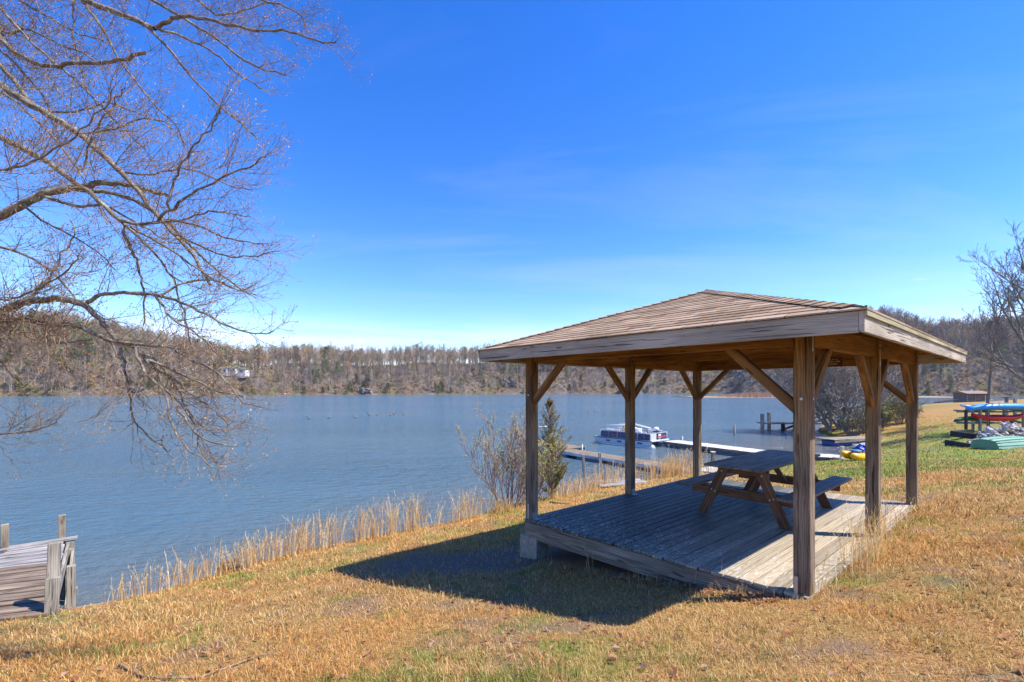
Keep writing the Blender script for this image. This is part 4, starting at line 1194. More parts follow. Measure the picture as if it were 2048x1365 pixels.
# ------------------------------------------------------------------ tall dry grass along the bank
def stalks(name, label, pts, seed, hh, cat='tall grass', wscale=1.0, kind='stuff', plume=True, cols=None):
    """pts: array (x, y, height)"""
    rn = np.random.default_rng(seed); n = len(pts); V = []; Fc = []; C = []
    cols = cols or [(.74, .50, .20), (.66, .40, .13), (.82, .60, .29), (.54, .32, .12), (.86, .70, .42)]
    base = 0
    z = gz(pts[:, 0], pts[:, 1])
    for i in range(n):
        x, y, h = pts[i]; d = math.hypot(x, y); w_ = max(.0016, .00042*d)*wscale
        az = rn.uniform(0, 6.28); ln = rn.uniform(.02, .36)*h*(1.8 if rn.random() < .12 else 1); bx, by = math.cos(az)*ln+.04*h, math.sin(az)*ln
        c = np.array(cols[rn.integers(0, len(cols))])*rn.uniform(.8, 1.2)
        sgn = rn.uniform(0, 3.14); sx, sy = math.cos(sgn)*w_, math.sin(sgn)*w_
        seg = 4
        for k in range(seg+1):
            f = k/seg; cx, cy, cz = x+bx*f*f, y+by*f*f, z[i]-.02+h*f*(1-.08*f); ww = 1-.6*f
            V += [(cx-sx*ww, cy-sy*ww, cz), (cx+sx*ww, cy+sy*ww, cz)]; C += [c, c]
        for k in range(seg):
            a = base+k*2; Fc += [(a, a+1, a+3), (a, a+3, a+2)]
        base += (seg+1)*2
        if plume:
            for k in range(7):
                f = rn.uniform(.35, 1.0); cx, cy, cz = x+bx*f*f, y+by*f*f, z[i]+h*f*(1-.08*f)
                a_ = rn.uniform(0, 6.28); L = rn.uniform(.04, .10)*min(1, h); q_ = (cx+math.cos(a_)*L*.35, cy+math.sin(a_)*L*.35, cz+L)
                V += [(cx-sx, cy-sy, cz), (cx+sx, cy+sy, cz), q_]; C += [c*1.08]*3; Fc.append((base, base+1, base+2)); base += 3
    o = np_mesh(name, np.array(V), np.array(Fc), np.clip(np.array(C), 0, 1), M['reed'])
    tag(o, label, cat, kind=kind); return o
def bank_points(tab, seed, back=.0):
    """tab rows: px0, px1, number, height m, offset from the bank edge"""
    rn = random.Random(seed); out = []
    sx = [(px_of(np.array([a]), np.array([b]))[0], a, b) for a, b in SHW if b > 4 and b < 31]
    sx.sort()
    pxs = [s[0] for s in sx]
    for p0, p1, n, h, off in tab:
        cl = [rn.uniform(p0, p1) for _ in range(max(2, int((p1-p0)/7)))]
        for i in range(int(n*.72)):
            c = rn.choice(cl) if rn.random() < .55 else rn.uniform(p0-6, p1+6); p = min(max(c+rn.gauss(0, 3.2), p0-8), p1+8)
            a = float(np.interp(p, pxs, [s_[1] for s_ in sx])); b = float(np.interp(p, pxs, [s_[2] for s_ in sx]))
            d = rn.uniform(.02, .38)+off
            r = math.hypot(a, b)
            out.append((a+rn.gauss(0, .06)+d*.25, b-d, h*rn.uniform(.3, .98)))
    return np.array(out)
TB = [(244, 300, 90, .62, 0), (318, 334, 26, .58, 0), (340, 432, 100, .50, 0), (362, 405, 60, .74, 0), (426, 434, 22, .80, 0), (443, 520, 210, .68, 0), (520, 600, 230, .74, 0),
      (600, 690, 260, .88, 0), (712, 745, 120, .92, 0), (745, 790, 150, 1.02, 0), (798, 815, 55, .78, 0), (822, 842, 110, 1.02, 0), (862, 882, 30, .72, 0),
      (905, 935, 110, 1.0, 0), (938, 985, 90, .85, 0), (985, 1060, 330, .5, .15), (985, 1050, 120, .3, .5)]
stalks('bank_grass', 'tall golden dry grass standing in tufts along the near bank', bank_points(TB, 5), 6, 1)
TB2 = [(1078, 1180, 300, .6, .3), (1100, 1180, 150, .85, .0), (1186, 1225, 170, 1.0, 0), (1232, 1262, 110, .95, 0), (1275, 1300, 70, .8, 0), (1300, 1345, 210, 1.05, 0), (1342, 1392, 210, 1.25, 0), (1330, 1350, 60, 1.35, 0), (1395, 1440, 50, .7, 0)]
stalks('bank_grass', 'tall golden dry grass growing thickly on the bank behind the gazebo deck', bank_points(TB2, 8), 9, 1)
# weeds at the deck's right edge and a few seed stalks
rg = random.Random(14); a = []
for (t_, u_, n_, h_, s_) in ((.95, .12, 34, .72, .14), (1.45, .06, 30, .5, .16), (1.2, .0, 14, .8, .06), (2.5, .0, 16, .7, .06), (1.15, .10, 26, .62, .10), (.75, .02, 20, .45, .12), (2.2, .02, 34, .38, .15), (2.55, -.02, 26, .55, .07), (1.7, .05, 30, .3, .2), (3.4, .02, 24, .28, .25), (4.8, .05, 24, .3, .2), (.25, .05, 22, .25, .12), (0.0, .12, 20, .2, .15)):
    for i in range(n_):
        p = G(GW+u_+rg.gauss(0, .07)+.09, t_+rg.gauss(0, s_), 0); a.append((p.x, p.y, h_*rg.uniform(.35, 1.15)))
stalks('weeds', 'dry grass stalks growing up against the right edge of the deck', np.array(a), 15, 1)
a = []
for (u_, t_, n_, h_) in ((1.2, -.18, 3, .46), (1.35, -.22, 3, .3), (1.0, -.3, 6, .16), (2.9, -.14, 3, .34), (.2, -.4, 8, .12), (.5, -.15, 9, .2), (3.2, -.2, 30, .13), (3.5, -.15, 26, .12), (2.9, -.22, 12, .1)):
    for i in range(n_):
        p = G(u_+rg.gauss(0, .07), t_+rg.gauss(0, .05), 0); a.append((p.x, p.y, h_*rg.uniform(.5, 1.1)))
stalks('weeds', 'thin dry stalks standing in front of the deck rim', np.array(a), 16, 1)

# dead leaves
def dead_leaves():
    rn = random.Random(17); mb = MB(1)
    for i in range(1100):
        r = math.exp(rn.uniform(math.log(2.3), math.log(11))); th = rn.uniform(-.85, .9); x, y = r*math.sin(th), r*math.cos(th)
        if i % 4 == 0: p = G(rn.uniform(1.8, 3.6), rn.gauss(-.25, .1), 0); x, y = p.x, p.y
        if not in_land(np.array([x]), np.array([y]))[0]: continue
        u = (x-GP.x)*WW.x+(y-GP.y)*WW.y; t = (x-GP.x)*DD.x+(y-GP.y)*DD.y
        if -.1 < u < GW+.1 and -.1 < t < GL+.1: continue
        z = gz1(x, y)+.022; s = rn.uniform(.016, .042)
        mb.col = rn.choice(((.34, .16, .08), (.26, .12, .06), (.42, .24, .13), (.38, .25, .17), (.2, .1, .06)))
        a = rn.uniform(0, 6.28); ax = Vector((math.cos(a), math.sin(a), rn.uniform(-.3, .3))); ay = Vector((-math.sin(a), math.cos(a), rn.uniform(-.2, .5)))
        c = Vector((x, y, z)); up = Vector((0, 0, s*.3))
        mb.add([c-ax*s, c-ay*s*.55+up, c+ax*s, c+ay*s*.55+up, c-ax*s*.2-up*.3, c+ax*s*.3-up*.2], [(0, 1, 4), (1, 5, 4), (1, 2, 5), (2, 3, 5), (3, 4, 5), (3, 0, 4)])
    o = mb.build('fallen_leaves', M['reed']); tag(o, 'brown curled dead leaves scattered over the lawn', 'leaves', kind='stuff')
dead_leaves()
def stick(pts, r, label, seed):
    mb = MB(seed); rg = random.Random(seed); out = []
    P_ = []
    for a, b in pts:
        # meet the ground along the pixel ray
        y = 3.0
        for _ in range(40):
            x = (a-1024)*y/F; zz = gz1(x, y); y = y+((-zz*F/(b-HOR))-y)*.5
        P_.append(Vector(((a-1024)*y/F, y, gz1((a-1024)*y/F, y)+.018)))
    mb.tube(P_, [r*(1-.6*i/len(P_)) for i in range(len(P_))], 6)
    for i in range(1, len(P_)-1):
        if rg.random() < .6: mb.tube([P_[i], P_[i]+Vector((rg.uniform(-.12, .12), rg.uniform(-.12, .12), .02))], [r*.5, r*.2], 4)
    o = mb.build('fallen_branch', M['twig_near'], smooth=True); tag(o, label, 'branch')
stick([(238, 1337), (262, 1345), (285, 1358), (330, 1362), (400, 1360), (450, 1342), (520, 1315), (560, 1311)], .011, 'long thin fallen branch lying curved in the dry grass at the bottom left', 1)
stick([(872, 1185), (905, 1186), (935, 1191), (948, 1195)], .012, 'short fallen branch in the gazebo shadow', 2)
stick([(1100, 1006), (1120, 1008), (1140, 1009)], .02, 'pale driftwood stick on the bank behind the left front post', 3)
def stump():
    b = None; y = 8.4; x = (460-1024)*y/F; b = Vector((x, y, gz1(x, y)))
    mb = MB(4); mb.blob(b+Vector((0, 0, .06)), (.19, .15, .11), 3, 12, 8, .45, 1.6); mb.blob(b+Vector((.12, -.04, .05)), (.10, .09, .09), 5, 9, 7, .5, 1.8); mb.blob(b+Vector((-.13, -.03, .05)), (.1, .09, .08), 9, 9, 7, .5, 1.8)
    o = mb.build('stump', bark('stump_bark', (.05, .035, .03), (.15, .11, .09), (.30, .24, .20), None, 9), smooth=False)
    tag(o, 'rotten dark tree stump at the bank edge among the tall grass', 'stump')
stump()
print('grass done', round(time.time()-T0, 1))
# ------------------------------------------------------------------ docks
UPZ = Vector((0, 0, 1))
def frame(a, b):
    a = Vector(a); b = Vector(b); d = (b-a); L = d.length; d.normalize(); return a, d, Vector((-d.y, d.x, 0)), L
def plank_deck(mb, a, d, n, L, W, z, pw=.14, th=.035, col=None):
    """planks laid across a walkway; a is the middle of its start"""
    k = int(L/pw)
    for i in range(k):
        c = a+d*((i+.5)*L/k); v = mb.rng.uniform(.8, 1.15); mb.col = (v, v, v)
        mb.obox(Vector((c.x, c.y, z-th/2+mb.rng.uniform(-.004, .004))), n, d, UPZ, W/2*mb.rng.uniform(.985, 1.01), L/k/2-.004, th/2, 0)
def left_dock():
    # boards run across, parallel to the bank; far right corner at the tall post
    A = Vector((-9.05, 9.25, 0)); zt = -3.02
    fr = Q(141, 1079, zt); fl = Q(20, 1096, zt); 
    t = thing('wooden_dock', 'old wooden dock with grey planks and worn posts at the bottom left of the bank', 'dock', Vector((-7.5, 7.4, ZW)))
    # left edge and right edge run from the bank towards the water
    nr = Q(88, 1228, -3.12); nl = Q(-190, 1262, -3.12); fl2 = Q(-25, 1105, zt)
    fl2 = Q(2, 1104, zt)
    right0, right1 = nr, Q(128, 1082, zt)
    left1 = Q(22, 1097, zt); dirr = (right1-right0); left0 = Vector((left1.x-dirr.x-1.15, left1.y-dirr.y-.1, nr.z))
    n = 22
    mbs = {'g': MB(401), 'b': MB(402)}
    for i in range(n):
        f0, f1 = i/n, (i+1)/n-.006
        key = 'g' if f0 > .62 else 'b'
        mb = mbs['g'] if f0 > .60 else mbs['b']
        z = .012*math.sin(i*2.1)
        r0 = right0.lerp(right1, f0); r1 = right0.lerp(right1, f1); l0 = left0.lerp(left1, f0); l1 = left0.lerp(left1, f1)
        e = (r0-l0).normalized()*mb.rng.uniform(-.03, .05); r0 = r0+e; r1 = r1+e
        Zo = UPZ*z; th = UPZ*.04
        vs = [l0+Zo, r0+Zo, r1+Zo, l1+Zo]; vs = vs+[v-th for v in vs]
        ax = (r0-l0).normalized(); ay = UPZ.cross(ax); o = (mb.rng.uniform(-9, 9), mb.rng.uniform(-.1, .1), .05)
        gs = [((v-l0).dot(ax)+o[0], (v-l0).dot(ay)+o[1], (v-l0).z+o[2]) for v in vs]
        mb.add(vs, [(0, 1, 2, 3), (7, 6, 5, 4), (0, 4, 5, 1), (1, 5, 6, 2), (2, 6, 7, 3), (3, 7, 4, 0)], gs)
    mbs['g'].build('grey_planks', M['dockgrey'], t, bevel=.004); mbs['b'].build('old_planks', M['dockbrown'], t, bevel=.004)
    d = (right1-right0).normalized(); w_ = UPZ.cross(d)*-1
    # edge stringer, cross bracing below
    mb = MB(403); mb.bar(right0+w_*.06-UPZ*.14, right1+w_*.06-UPZ*.14, .045, .19); mb.build('stringer', M['grey'], t, bevel=.004)
    mb = MB(404); mb.bar(right0+w_*.14+d*.2-UPZ*.9, right1+w_*.14-d*.25-UPZ*.18, .04, .14); mb.build('cross_brace', M['grey'], t, bevel=.004)
    mb = MB(405); mb.bar(right0+w_*.19+d*.3-UPZ*.2, right1+w_*.19-d*.1-UPZ*1.0, .04, .14); mb.build('cross_brace', M['grey'], t, bevel=.004)
    def post(p, zb, zt_, s, seed, mat='grey', lean=(0, 0)):
        mb = MB(seed); a = Vector((p.x, p.y, zb)); b = Vector((p.x+lean[0], p.y+lean[1], zt_)); mb.bar(a, b, s, s, up=d); return mb.build('post', M[mat], t, bevel=.006)
    pr = Q(124, 1080, zt); y = pr.y
    post(pr+d*.02, ZW-.7, (HOR-1031)*y/F, .105, 406, 'dock')
    p2 = Q(20, 1100, zt)-Vector((.07, 0, 0)); post(p2, ZW-.7, (HOR-1049)*p2.y/F, .10, 407, 'dock', (-.03, 0))
    post(right1+w_*.09+d*.0, ZW-.7, zt-.03, .13, 408)
    post(right1+w_*.09-d*.30, ZW-.7, zt-.1, .11, 409)
    # stout leaning post standing at the bank corner
    pb = Q(101, 1222, -3.14); post(pb, -3.6, (HOR-1088)*pb.y/F, .135, 410, 'grey', (.0, .06))
    mb = MB(412); a_ = pb-d*.085; mb.bar(Vector((a_.x, a_.y, -3.7)), Vector((a_.x+.01, a_.y+.03, -2.66)), .15, .04, up=d); mb.build('side_plank', M['grey'], t, bevel=.004)
    post(pb+w_*.20+d*.25, ZW-.7, -2.62, .10, 411)
    mb = MB(413); e = right1+d*.03; mb.bar(e-w_*1.25+UPZ*.02, e+w_*.20+UPZ*.02, .15, .04); mb.build('end_plank', M['dockgrey'], t, bevel=.004)
left_dock()

def float_dock(name, label, a, b, W, z, mat, side, seed, posts=(), split=None):
    a, d, n, L = frame(a, b); t = thing(name, label, 'dock', a)
    mb = MB(seed); plank_deck(mb, a, d, n, L, W, z); mb.build('deck_planks', mat, t)
    for s in (-1, 1):
        m_ = MB(seed+1); c = a+d*(L/2)+n*(s*(W/2+.015)); m_.obox(Vector((c.x, c.y, z-.10)), d, n, UPZ, L/2, .02, .085); m_.build('side_skirt', side, t, bevel=.004)
    k = max(2, int(L/2.4))
    for i in range(k):
        m_ = MB(seed+3+i); c = a+d*((i+.5)*L/k)
        m_.obox(Vector((c.x, c.y, (z-.19+ZW-.12)/2)), d, n, UPZ, L/k*.36, W/2-.06, (z-.19-ZW+.12)/2); m_.build('float', M['float_blue'], t, bevel=.03)
    for f, s, h, lean in posts:
        m_ = MB(seed+30); c = a+d*(L*f)+n*(s*(W/2+.08)); m_.tube([Vector((c.x, c.y, ZW-1)), Vector((c.x+lean, c.y, z+h))], .028, 8); m_.build('pipe', M['steel'], t, True)
    return t
M['float_blue'] = simple('float_blue', (.10, .13, .19), .6, var=.35, scale=3)
M['skirt_white'] = wood('skirt_white', (.30, .30, .31), (.48, .49, .50), (.62, .62, .63), .2, .6)
M['plank_brown'] = wood('plank_brown', (.09, .07, .05), (.22, .17, .12), (.33, .265, .19), .2, .4)
M['plank_white'] = wood('plank_white', (.38, .36, .33), (.56, .54, .50), (.68, .66, .62), .15, .3)
# brown floating dock
p0 = Q(1095, 894, -3.85); p1 = Q(1420, 944, -3.85)
float_dock('floating_dock', 'long floating dock of brown planks with blue grey sides behind the front post', p0, p1, 1.25, -3.85, M['plank_brown'], M['skirt_white'], 430, ((.22, 1, .35, 0), (.55, 1, .75, .02), (.92, 1, .5, 0)))
q0 = Q(1150, 897, -3.83); q1 = Q(1062, 884, -3.83)
float_dock('swim_platform', 'wide brown end platform joined to the floating dock behind the cedar', q0, q1, 1.9, -3.80, M['plank_brown'], M['skirt_white'], 450)
# white floating dock reaching to the pontoon boat
p0 = Vector((11.75, 34.2, 0)); p1 = Vector((15.2, 28.4, 0))
float_dock('floating_dock', 'white topped floating dock leading from the lawn out to the pontoon boat', p0, p1, 1.6, -3.80, M['plank_white'], M['dockbrown'], 460, ((.55, -1, .25, 0), (.05, 1, .3, 0)))
p0 = Vector((14.9, 28.3, 0)); p1 = Vector((18.6, 25.9, 0))
float_dock('gangway', 'pale plank gangway joining the white dock to the grassy bank', p0, p1, 1.5, -3.78, M['plank_white'], M['dockbrown'], 480)
# pale plank walkway and broken old landing on the bank
def landing():
    a = Q(1196, 976, -3.35); b = Q(1300, 968, -3.35); a, d, n, L = frame(a, b)
    t = thing('landing', 'weathered pale plank landing half hidden in tall grass beyond the deck', 'landing', a); mb = MB(490); plank_deck(mb, a, n, d*1, 1.0, .9, -3.3, .14)
    mb = MB(491)
    for i in range(6): c = a+d*(L/2)+n*(i*.15); mb.obox(Vector((c.x, c.y, -3.30+mb.rng.uniform(-.01, .01))), d, n, UPZ, L/2*mb.rng.uniform(.9, 1), .068, .02)
    mb.build('planks', M['dockgrey'], t, bevel=.003)
    mb = MB(492); mb.obox(a+d*.3+n*.35-UPZ*.12, d, n, UPZ, .05, .35, .1); mb.build('sleeper', M['grey'], t)
    a = Q(1425, 944, -3.62); b = Q(1500, 930, -3.7); a, d, n, L = frame(a, b)
    t = thing('ramp', 'short white plank ramp from the brown dock to the bank beyond the deck', 'ramp', a); mb = MB(493)
    for i in range(9): c = a+d*(i*.16-.4); mb.obox(Vector((c.x, c.y, -3.58)), n, d, UPZ, .62, .07, .02)
    mb.build('planks', M['plank_white'], t, bevel=.003)
landing()
def pile(label, px, pyb, pyt, zb, s, seed, lean=0, mat='grey', cap=False, name='post'):
    b = Q(px, pyb, zb); zt = (HOR-pyt)*b.y/F; t = thing('mooring_'+name, label, 'post', b)
    mb = MB(seed); mb.bar(b-UPZ*.6, Vector((b.x+lean, b.y, zt)), s, s, up=(0, 1, 0)); mb.build('shaft', M[mat], t, bevel=.008)
    if cap:
        mb = MB(seed); c = Vector((b.x+lean, b.y, zt+.015)); mb.obox(c, Vector((1, 0, 0)), Vector((0, 1, 0)), UPZ, s*.72, s*.72, .02); mb.build('cap', M['plank_white'], t, bevel=.003)
pile('leaning grey post in the tall grass nearer the cedar', 1171, 957, 910, -3.5, .10, 500, -.10)
pile('leaning grey post in the tall grass nearer the middle left post', 1207, 957, 906, -3.5, .10, 501, -.16)
pile('short post with a pale flat cap beside the brown dock', 1426, 938, 905, -3.7, .14, 502, 0, 'dock', True)
pile('slim dark stake behind the far left post of the gazebo', 1384, 945, 908, -3.6, .06, 503, -.06)
pile('pale square post at the bank end of the gangway', 1684, 920, 893, -3.9, .16, 504, 0, 'pale')
pile('second pale square post behind the yellow pedal boat', 1707, 907, 888, -3.95, .13, 505, 0, 'pale')
def pole(label, px, pyb, pyt, r, mat, seed):
    b = Q(px, pyb, ZW); zt = (HOR-pyt)*b.y/F; t = thing('marker_pole', label, 'pole', b)
    mb = MB(seed); mb.tube([b-UPZ*.8, Vector((b.x, b.y, zt))], r, 8); mb.build('shaft', mat, t, True)
pole('thick grey marker pole standing in the water beyond the picnic table', 1469, 872, 850, .085, M['grey'], 1)
pole('thin dark stake in the water left of the near right post', 1572, 879, 858, .03, M['black'], 2)

# fixed pier far right
def pier():
    zt = -3.38; a = Q(1520, 845.5, zt); b = Vector((a.x+8.5, a.y-.6, 0)); a, d, n, L = frame(a, b)
    t = thing('pier', 'small fixed wooden pier on piles with two tall end posts across the cove', 'pier', a)
    mb = MB(510); plank_deck(mb, a, d, n, L, 1.6, zt, .2, .07); mb.build('deck_planks', M['dock'], t)
    for s in (-1, 1):
        mb = MB(511); c = a+d*(L/2)+n*(s*.86); mb.obox(Vector((c.x, c.y, zt-.14)), d, n, UPZ, L/2, .03, .12); mb.build('stringer', M['grey'], t)
    for i, (px, h, dy) in enumerate(((1524.5, .95, -1.0), (1538, .98, .9), (1566, -.1, -.8), (1590, -.1, .8), (1620, -.1, -.8))):
        y = a.y+dy; x = (px-1024)*y/F; mb = MB(520+i)
        mb.bar(Vector((x, y, ZW-1)), Vector((x, y, zt+h)), .27, .27, up=(0, 1, 0)); mb.build('pile', M['grey'] if h > 0 else M['black'], t, bevel=.01)
pier()
def ramp2():
    a = Q(1650, 879, -3.72); b = Q(1745, 872, -3.6); a, d, n, L = frame(a, b)
    t = thing('boat_ramp', 'brown plank landing on a blue float beside the rocks of the cove', 'landing', a)
    mb = MB(530); plank_deck(mb, a, d, n, L, 1.5, -3.68, .18); mb.build('deck_planks', M['dock'], t)
    mb = MB(531); c = a+d*1.3; mb.obox(Vector((c.x, c.y, -4.0)), d, n, UPZ, .9, .62, .2); mb.build('float', simple('float_deep_blue', (.03, .10, .30), .5), t, bevel=.05)
    mb = MB(532); c = a+d*(L/2)-n*.76; mb.obox(Vector((c.x, c.y, -3.79)), d, n, UPZ, L/2, .02, .08); mb.build('stringer', M['grey'], t)
ramp2()
# ------------------------------------------------------------------ pontoon boat
def pontoon():
    stern = Q(1303, 898, ZW); bow = Q(1190, 886, ZW); a, d, n, L = frame(stern, bow)   # d runs from the near end to the far left end
    if n.y < 0: n = -n
    W = 2.35; L = L*1.0
    t = thing('pontoon_boat', 'white and navy pontoon boat with rails and a small outboard moored at the white dock', 'boat', a)
    def B(x, y, z): return a+d*x+n*y+UPZ*z
    hull = simple('pontoon_aluminium', (.50, .55, .62), .3, .3, var=.06); navy = simple('boat_navy', (.035, .05, .12), .35, var=.1)
    pale = simple('boat_white', (.50, .52, .56), .4, var=.05); red = simple('boat_red', (.42, .06, .05), .5)
    for y in (.30, W-.30):
        mb = MB(540); pts = [B(-.05, y, .02), B(.1, y, 0), B(.5, y, 0), B(L-.9, y, 0), B(L-.4, y, .07), B(L+.02, y, .2)]
        mb.tube(pts, [.16, .27, .28, .28, .23, .05], 14); mb.build('pontoon', hull, t, True)
    mb = MB(541); mb.obox(B(L/2, .02, .30), d, n, UPZ, L/2, .02, .17); mb.build('side_skirt', pale, t, bevel=.01)
    for x in (.95, 2.7, 3.7):
        mb = MB(541); mb.obox(B(x, -.003, .30), d, n, UPZ, .19, .004, .06); mb.build('side_slot', navy, t)
    mb = MB(542); mb.obox(B(L/2, W/2, .50), d, n, UPZ, L/2+.04, W/2+.04, .045); mb.build('platform', pale, t, bevel=.012)
    mb = MB(543); mb.obox(B(L/2, -.045, .50), d, n, UPZ, L/2+.06, .006, .028); mb.build('rub_rail', navy, t)
    # fence panels
    def panel(x0, x1, y0, y1, z0, z1, mat, name='fence_panel'):
        mb = MB(544); A = B(x0, y0, (z0+z1)/2); C = B(x1, y1, (z0+z1)/2); mb.bar(A, C, .03, z1-z0); mb.build(name, mat, t, bevel=.006)
    for x0, x1 in ((.15, 1.15), (1.2, 2.9), (2.95, L-.55)):
        panel(x0, x1, .06, .06, .55, 1.0, navy)
    for x0, x1 in ((.15, 1.9), (1.95, L-.6)): panel(x0, x1, W-.06, W-.06, .55, 1.0, navy)
    panel(L-.5, L-.1, .1, .75, .55, .98, navy); panel(L-.1, L-.1, .75, W-.75, .55, .98, navy); panel(.1, .1, .1, .8, .55, 1.0, pale); panel(.1, .1, 1.5, W-.1, .55, 1.0, navy)
    panel(1.22, 1.9, .035, .035, .66, .78, red, 'stripe'); panel(3.0, 3.5, .035, .035, .68, .80, red, 'stripe')
    panel(.09, .09, .9, W-.2, .72, .80, red, 'stripe')
    # rails
    for pts in ([B(.1, .06, 1.04), B(L-.5, .06, 1.04), B(L-.08, .7, 1.02), B(L-.08, W-.7, 1.02), B(L-.5, W-.06, 1.04), B(.1, W-.06, 1.04), B(.1, .06, 1.04)],):
        mb = MB(545); mb.tube(pts, .022, 6); mb.build('top_rail', pale, t, True)
    for x in (.1, .62, 1.18, 2.0, 2.92, 3.7, L-.5):
        for y in (.06, W-.06):
            mb = MB(546); mb.tube([B(x, y, .54), B(x, y, 1.04)], .018, 6); mb.build('rail_post', M['white'], t, True)
    # seats, console, folded bimini top
    seat = simple('boat_seat', (.55, .52, .50), .6); 
    for x, y, lx, ly in ((1.0, 1.9, .6, .3), (3.6, .45, .8, .26), (3.6, 1.9, .8, .26), (1.0, .45, .5, .26)):
        mb = MB(547); mb.obox(B(x, y, .70), d, n, UPZ, lx, ly, .15); mb.obox(B(x, y+(.26 if y > 1 else -.26), .95), d, n, UPZ, lx, .06, .2); mb.build('seat', seat, t, bevel=.04)
    mb = MB(548); mb.obox(B(2.3, 1.75, .87), d, n, UPZ, .3, .28, .33); mb.build('console', M['white'], t, bevel=.05)
    mb = MB(549); mb.tube([B(L-.9, .3, 1.42), B(2.6, .5, 1.5), B(1.2, .4, 1.25)], .055, 8); mb.tube([B(L-.9, 2.0, 1.42), B(2.6, 1.9, 1.5), B(1.2, 1.9, 1.25)], .05, 8); mb.build('folded_canopy', M['white'], t, True)
    for x0, z0, x1, z1 in ((L-.9, 1.42, L-1.8, 1.0), (3.0, 1.48, 2.5, 1.0), (1.2, 1.25, 1.9, 1.0), (.6, 1.0, 2.0, 1.47)):
        for y in (.12, W-.12):
            mb = MB(550); mb.tube([B(x0, y, z0), B(x1, y, z1)], .014, 5); mb.build('canopy_frame', M['alu'], t, True)
    for k in range(2):
        mb = MB(551); mb.tube([B(L-1.6+.0, .3+k*1.7, 1.0), B(L-1.1, .3+k*1.7, 1.25), B(L-.6, .3+k*1.7, 1.02)], .02, 5); mb.build('grab_rail', M['white'], t, True)
    # outboard at the near end
    mb = MB(552); mb.blob(B(.30, 1.15, 1.30), (.21, .17, .16), 2, 12, 8, .08); mb.build('motor_cowl', M['white'], t, True)
    mb = MB(553); mb.obox(B(.30, 1.15, 1.13), d, n, UPZ, .2, .13, .06); mb.obox(B(.24, 1.15, .65), d, n, UPZ, .08, .06, .5); mb.build('motor_leg', navy, t, bevel=.01)
    r = thing('swim_ring', 'yellow inflatable ring lying on the pontoon boat seats', 'swim ring', B(2.75, .9, 1.3))
    mb = MB(554); k = 16; mb.tube([B(2.75, .9, 1.32)+d*(.20*math.cos(6.283*i/k))+UPZ*(.17*math.sin(6.283*i/k)) for i in range(k+1)], .085, 8)
    mb.build('tube', simple('ring_yellow', (.75, .45, .01), .4), r, True)
pontoon()
def jon_boat():
    a = Q(1034, 897, ZW); b = a+Vector((2.6, -.6, 0)); a, d, n, L = frame(a, b)
    t = thing('rowing_boat', 'small aluminium boat with a white bent rail behind the left front post', 'boat', a)
    vs = []; st = [(0, .12, .38), (.5, .5, .22), (1.2, .62, .16), (2.4, .64, .14), (3.3, .6, .14)]
    m = MB(560); rows = []
    for x, w_, zb in st:
        rows.append([a+d*x+n*w_+UPZ*.5, a+d*x+n*w_*.8+UPZ*zb, a+d*x-n*w_*.8+UPZ*zb, a+d*x-n*w_+UPZ*.5, a+d*x-n*(w_-.05)+UPZ*.5, a+d*x-n*w_*.7+UPZ*(zb+.05), a+d*x+n*w_*.7+UPZ*(zb+.05), a+d*x+n*(w_-.05)+UPZ*.5])
    vs = [p-UPZ*.1 for r_ in rows for p in r_]; fs = [(i*8+j, i*8+(j+1) % 8, (i+1)*8+(j+1) % 8, (i+1)*8+j) for i in range(4) for j in range(8)]
    fs += [tuple(range(7, -1, -1)), tuple(32+i for i in range(8))]
    m.add(vs, fs); m.build('hull', simple('jon_hull', (.25, .27, .28), .4, .3), t)
    m = MB(561); m.tube([a+d*.1+UPZ*.45, a+d*.55+UPZ*.5, a+d*.45+UPZ*.75, a+d*1.2+UPZ*1.55, a+d*2.2+UPZ*1.6], .028, 6); m.build('rail', M['white'], t, True)
    m = MB(562); m.obox(a+d*1.2+UPZ*.45, d, n, UPZ, .5, .35, .13); m.build('cargo', simple('boat_cargo', (.32, .14, .07), .8, var=.4), t, bevel=.04)
jon_boat()
# ------------------------------------------------------------------ yellow pedal boat with blue cover
def pedal_boat():
    c = Q(1700, 926, -3.72); c.z = gz1(c.x, c.y); t = thing('pedal_boat', 'bright yellow pedal boat with a crumpled blue cover on the grass by the gangway', 'pedal boat', c)
    yel = simple('pedal_yellow', (.85, .42, .005), .3, var=.06); blu = simple('tarp_blue', (.02, .07, .42), .5, var=.3, scale=9)
    d = Vector((1, .25, 0)).normalized(); n = Vector((-d.y, d.x, 0))
    for s in (-1, 1):
        mb = MB(570+s); pts = []; rr = []
        for i, (x, z, r) in enumerate(((-.42, .40, .05), (-.34, .34, .14), (-.12, .26, .20), (.2, .21, .21), (.6, .21, .21), (.95, .23, .18), (1.2, .30, .08))):
            pts.append(c+d*(x+.2+s*.18)+n*(s*.42)+UPZ*z); rr.append(r)
        mb.tube(pts, rr, 14); mb.build('hull', yel, t, True)
    mb = MB(573); mb.obox(c+d*.75+UPZ*.33, d, n, UPZ, .45, .42, .09); mb.build('seat_deck', yel, t, bevel=.05)
    mb = MB(574); mb.blob(c+d*1.0+UPZ*.56, (.42, .40, .28), 4, 16, 10, .5, 2.4); mb.build('cover', blu, t)
    mb = MB(575); mb.blob(c+d*.42+UPZ*.46, (.26, .22, .10), 7, 12, 7, .3, 2); mb.build('cushion', simple('cushion_blue', (.04, .16, .30), .6), t, True)
pedal_boat()
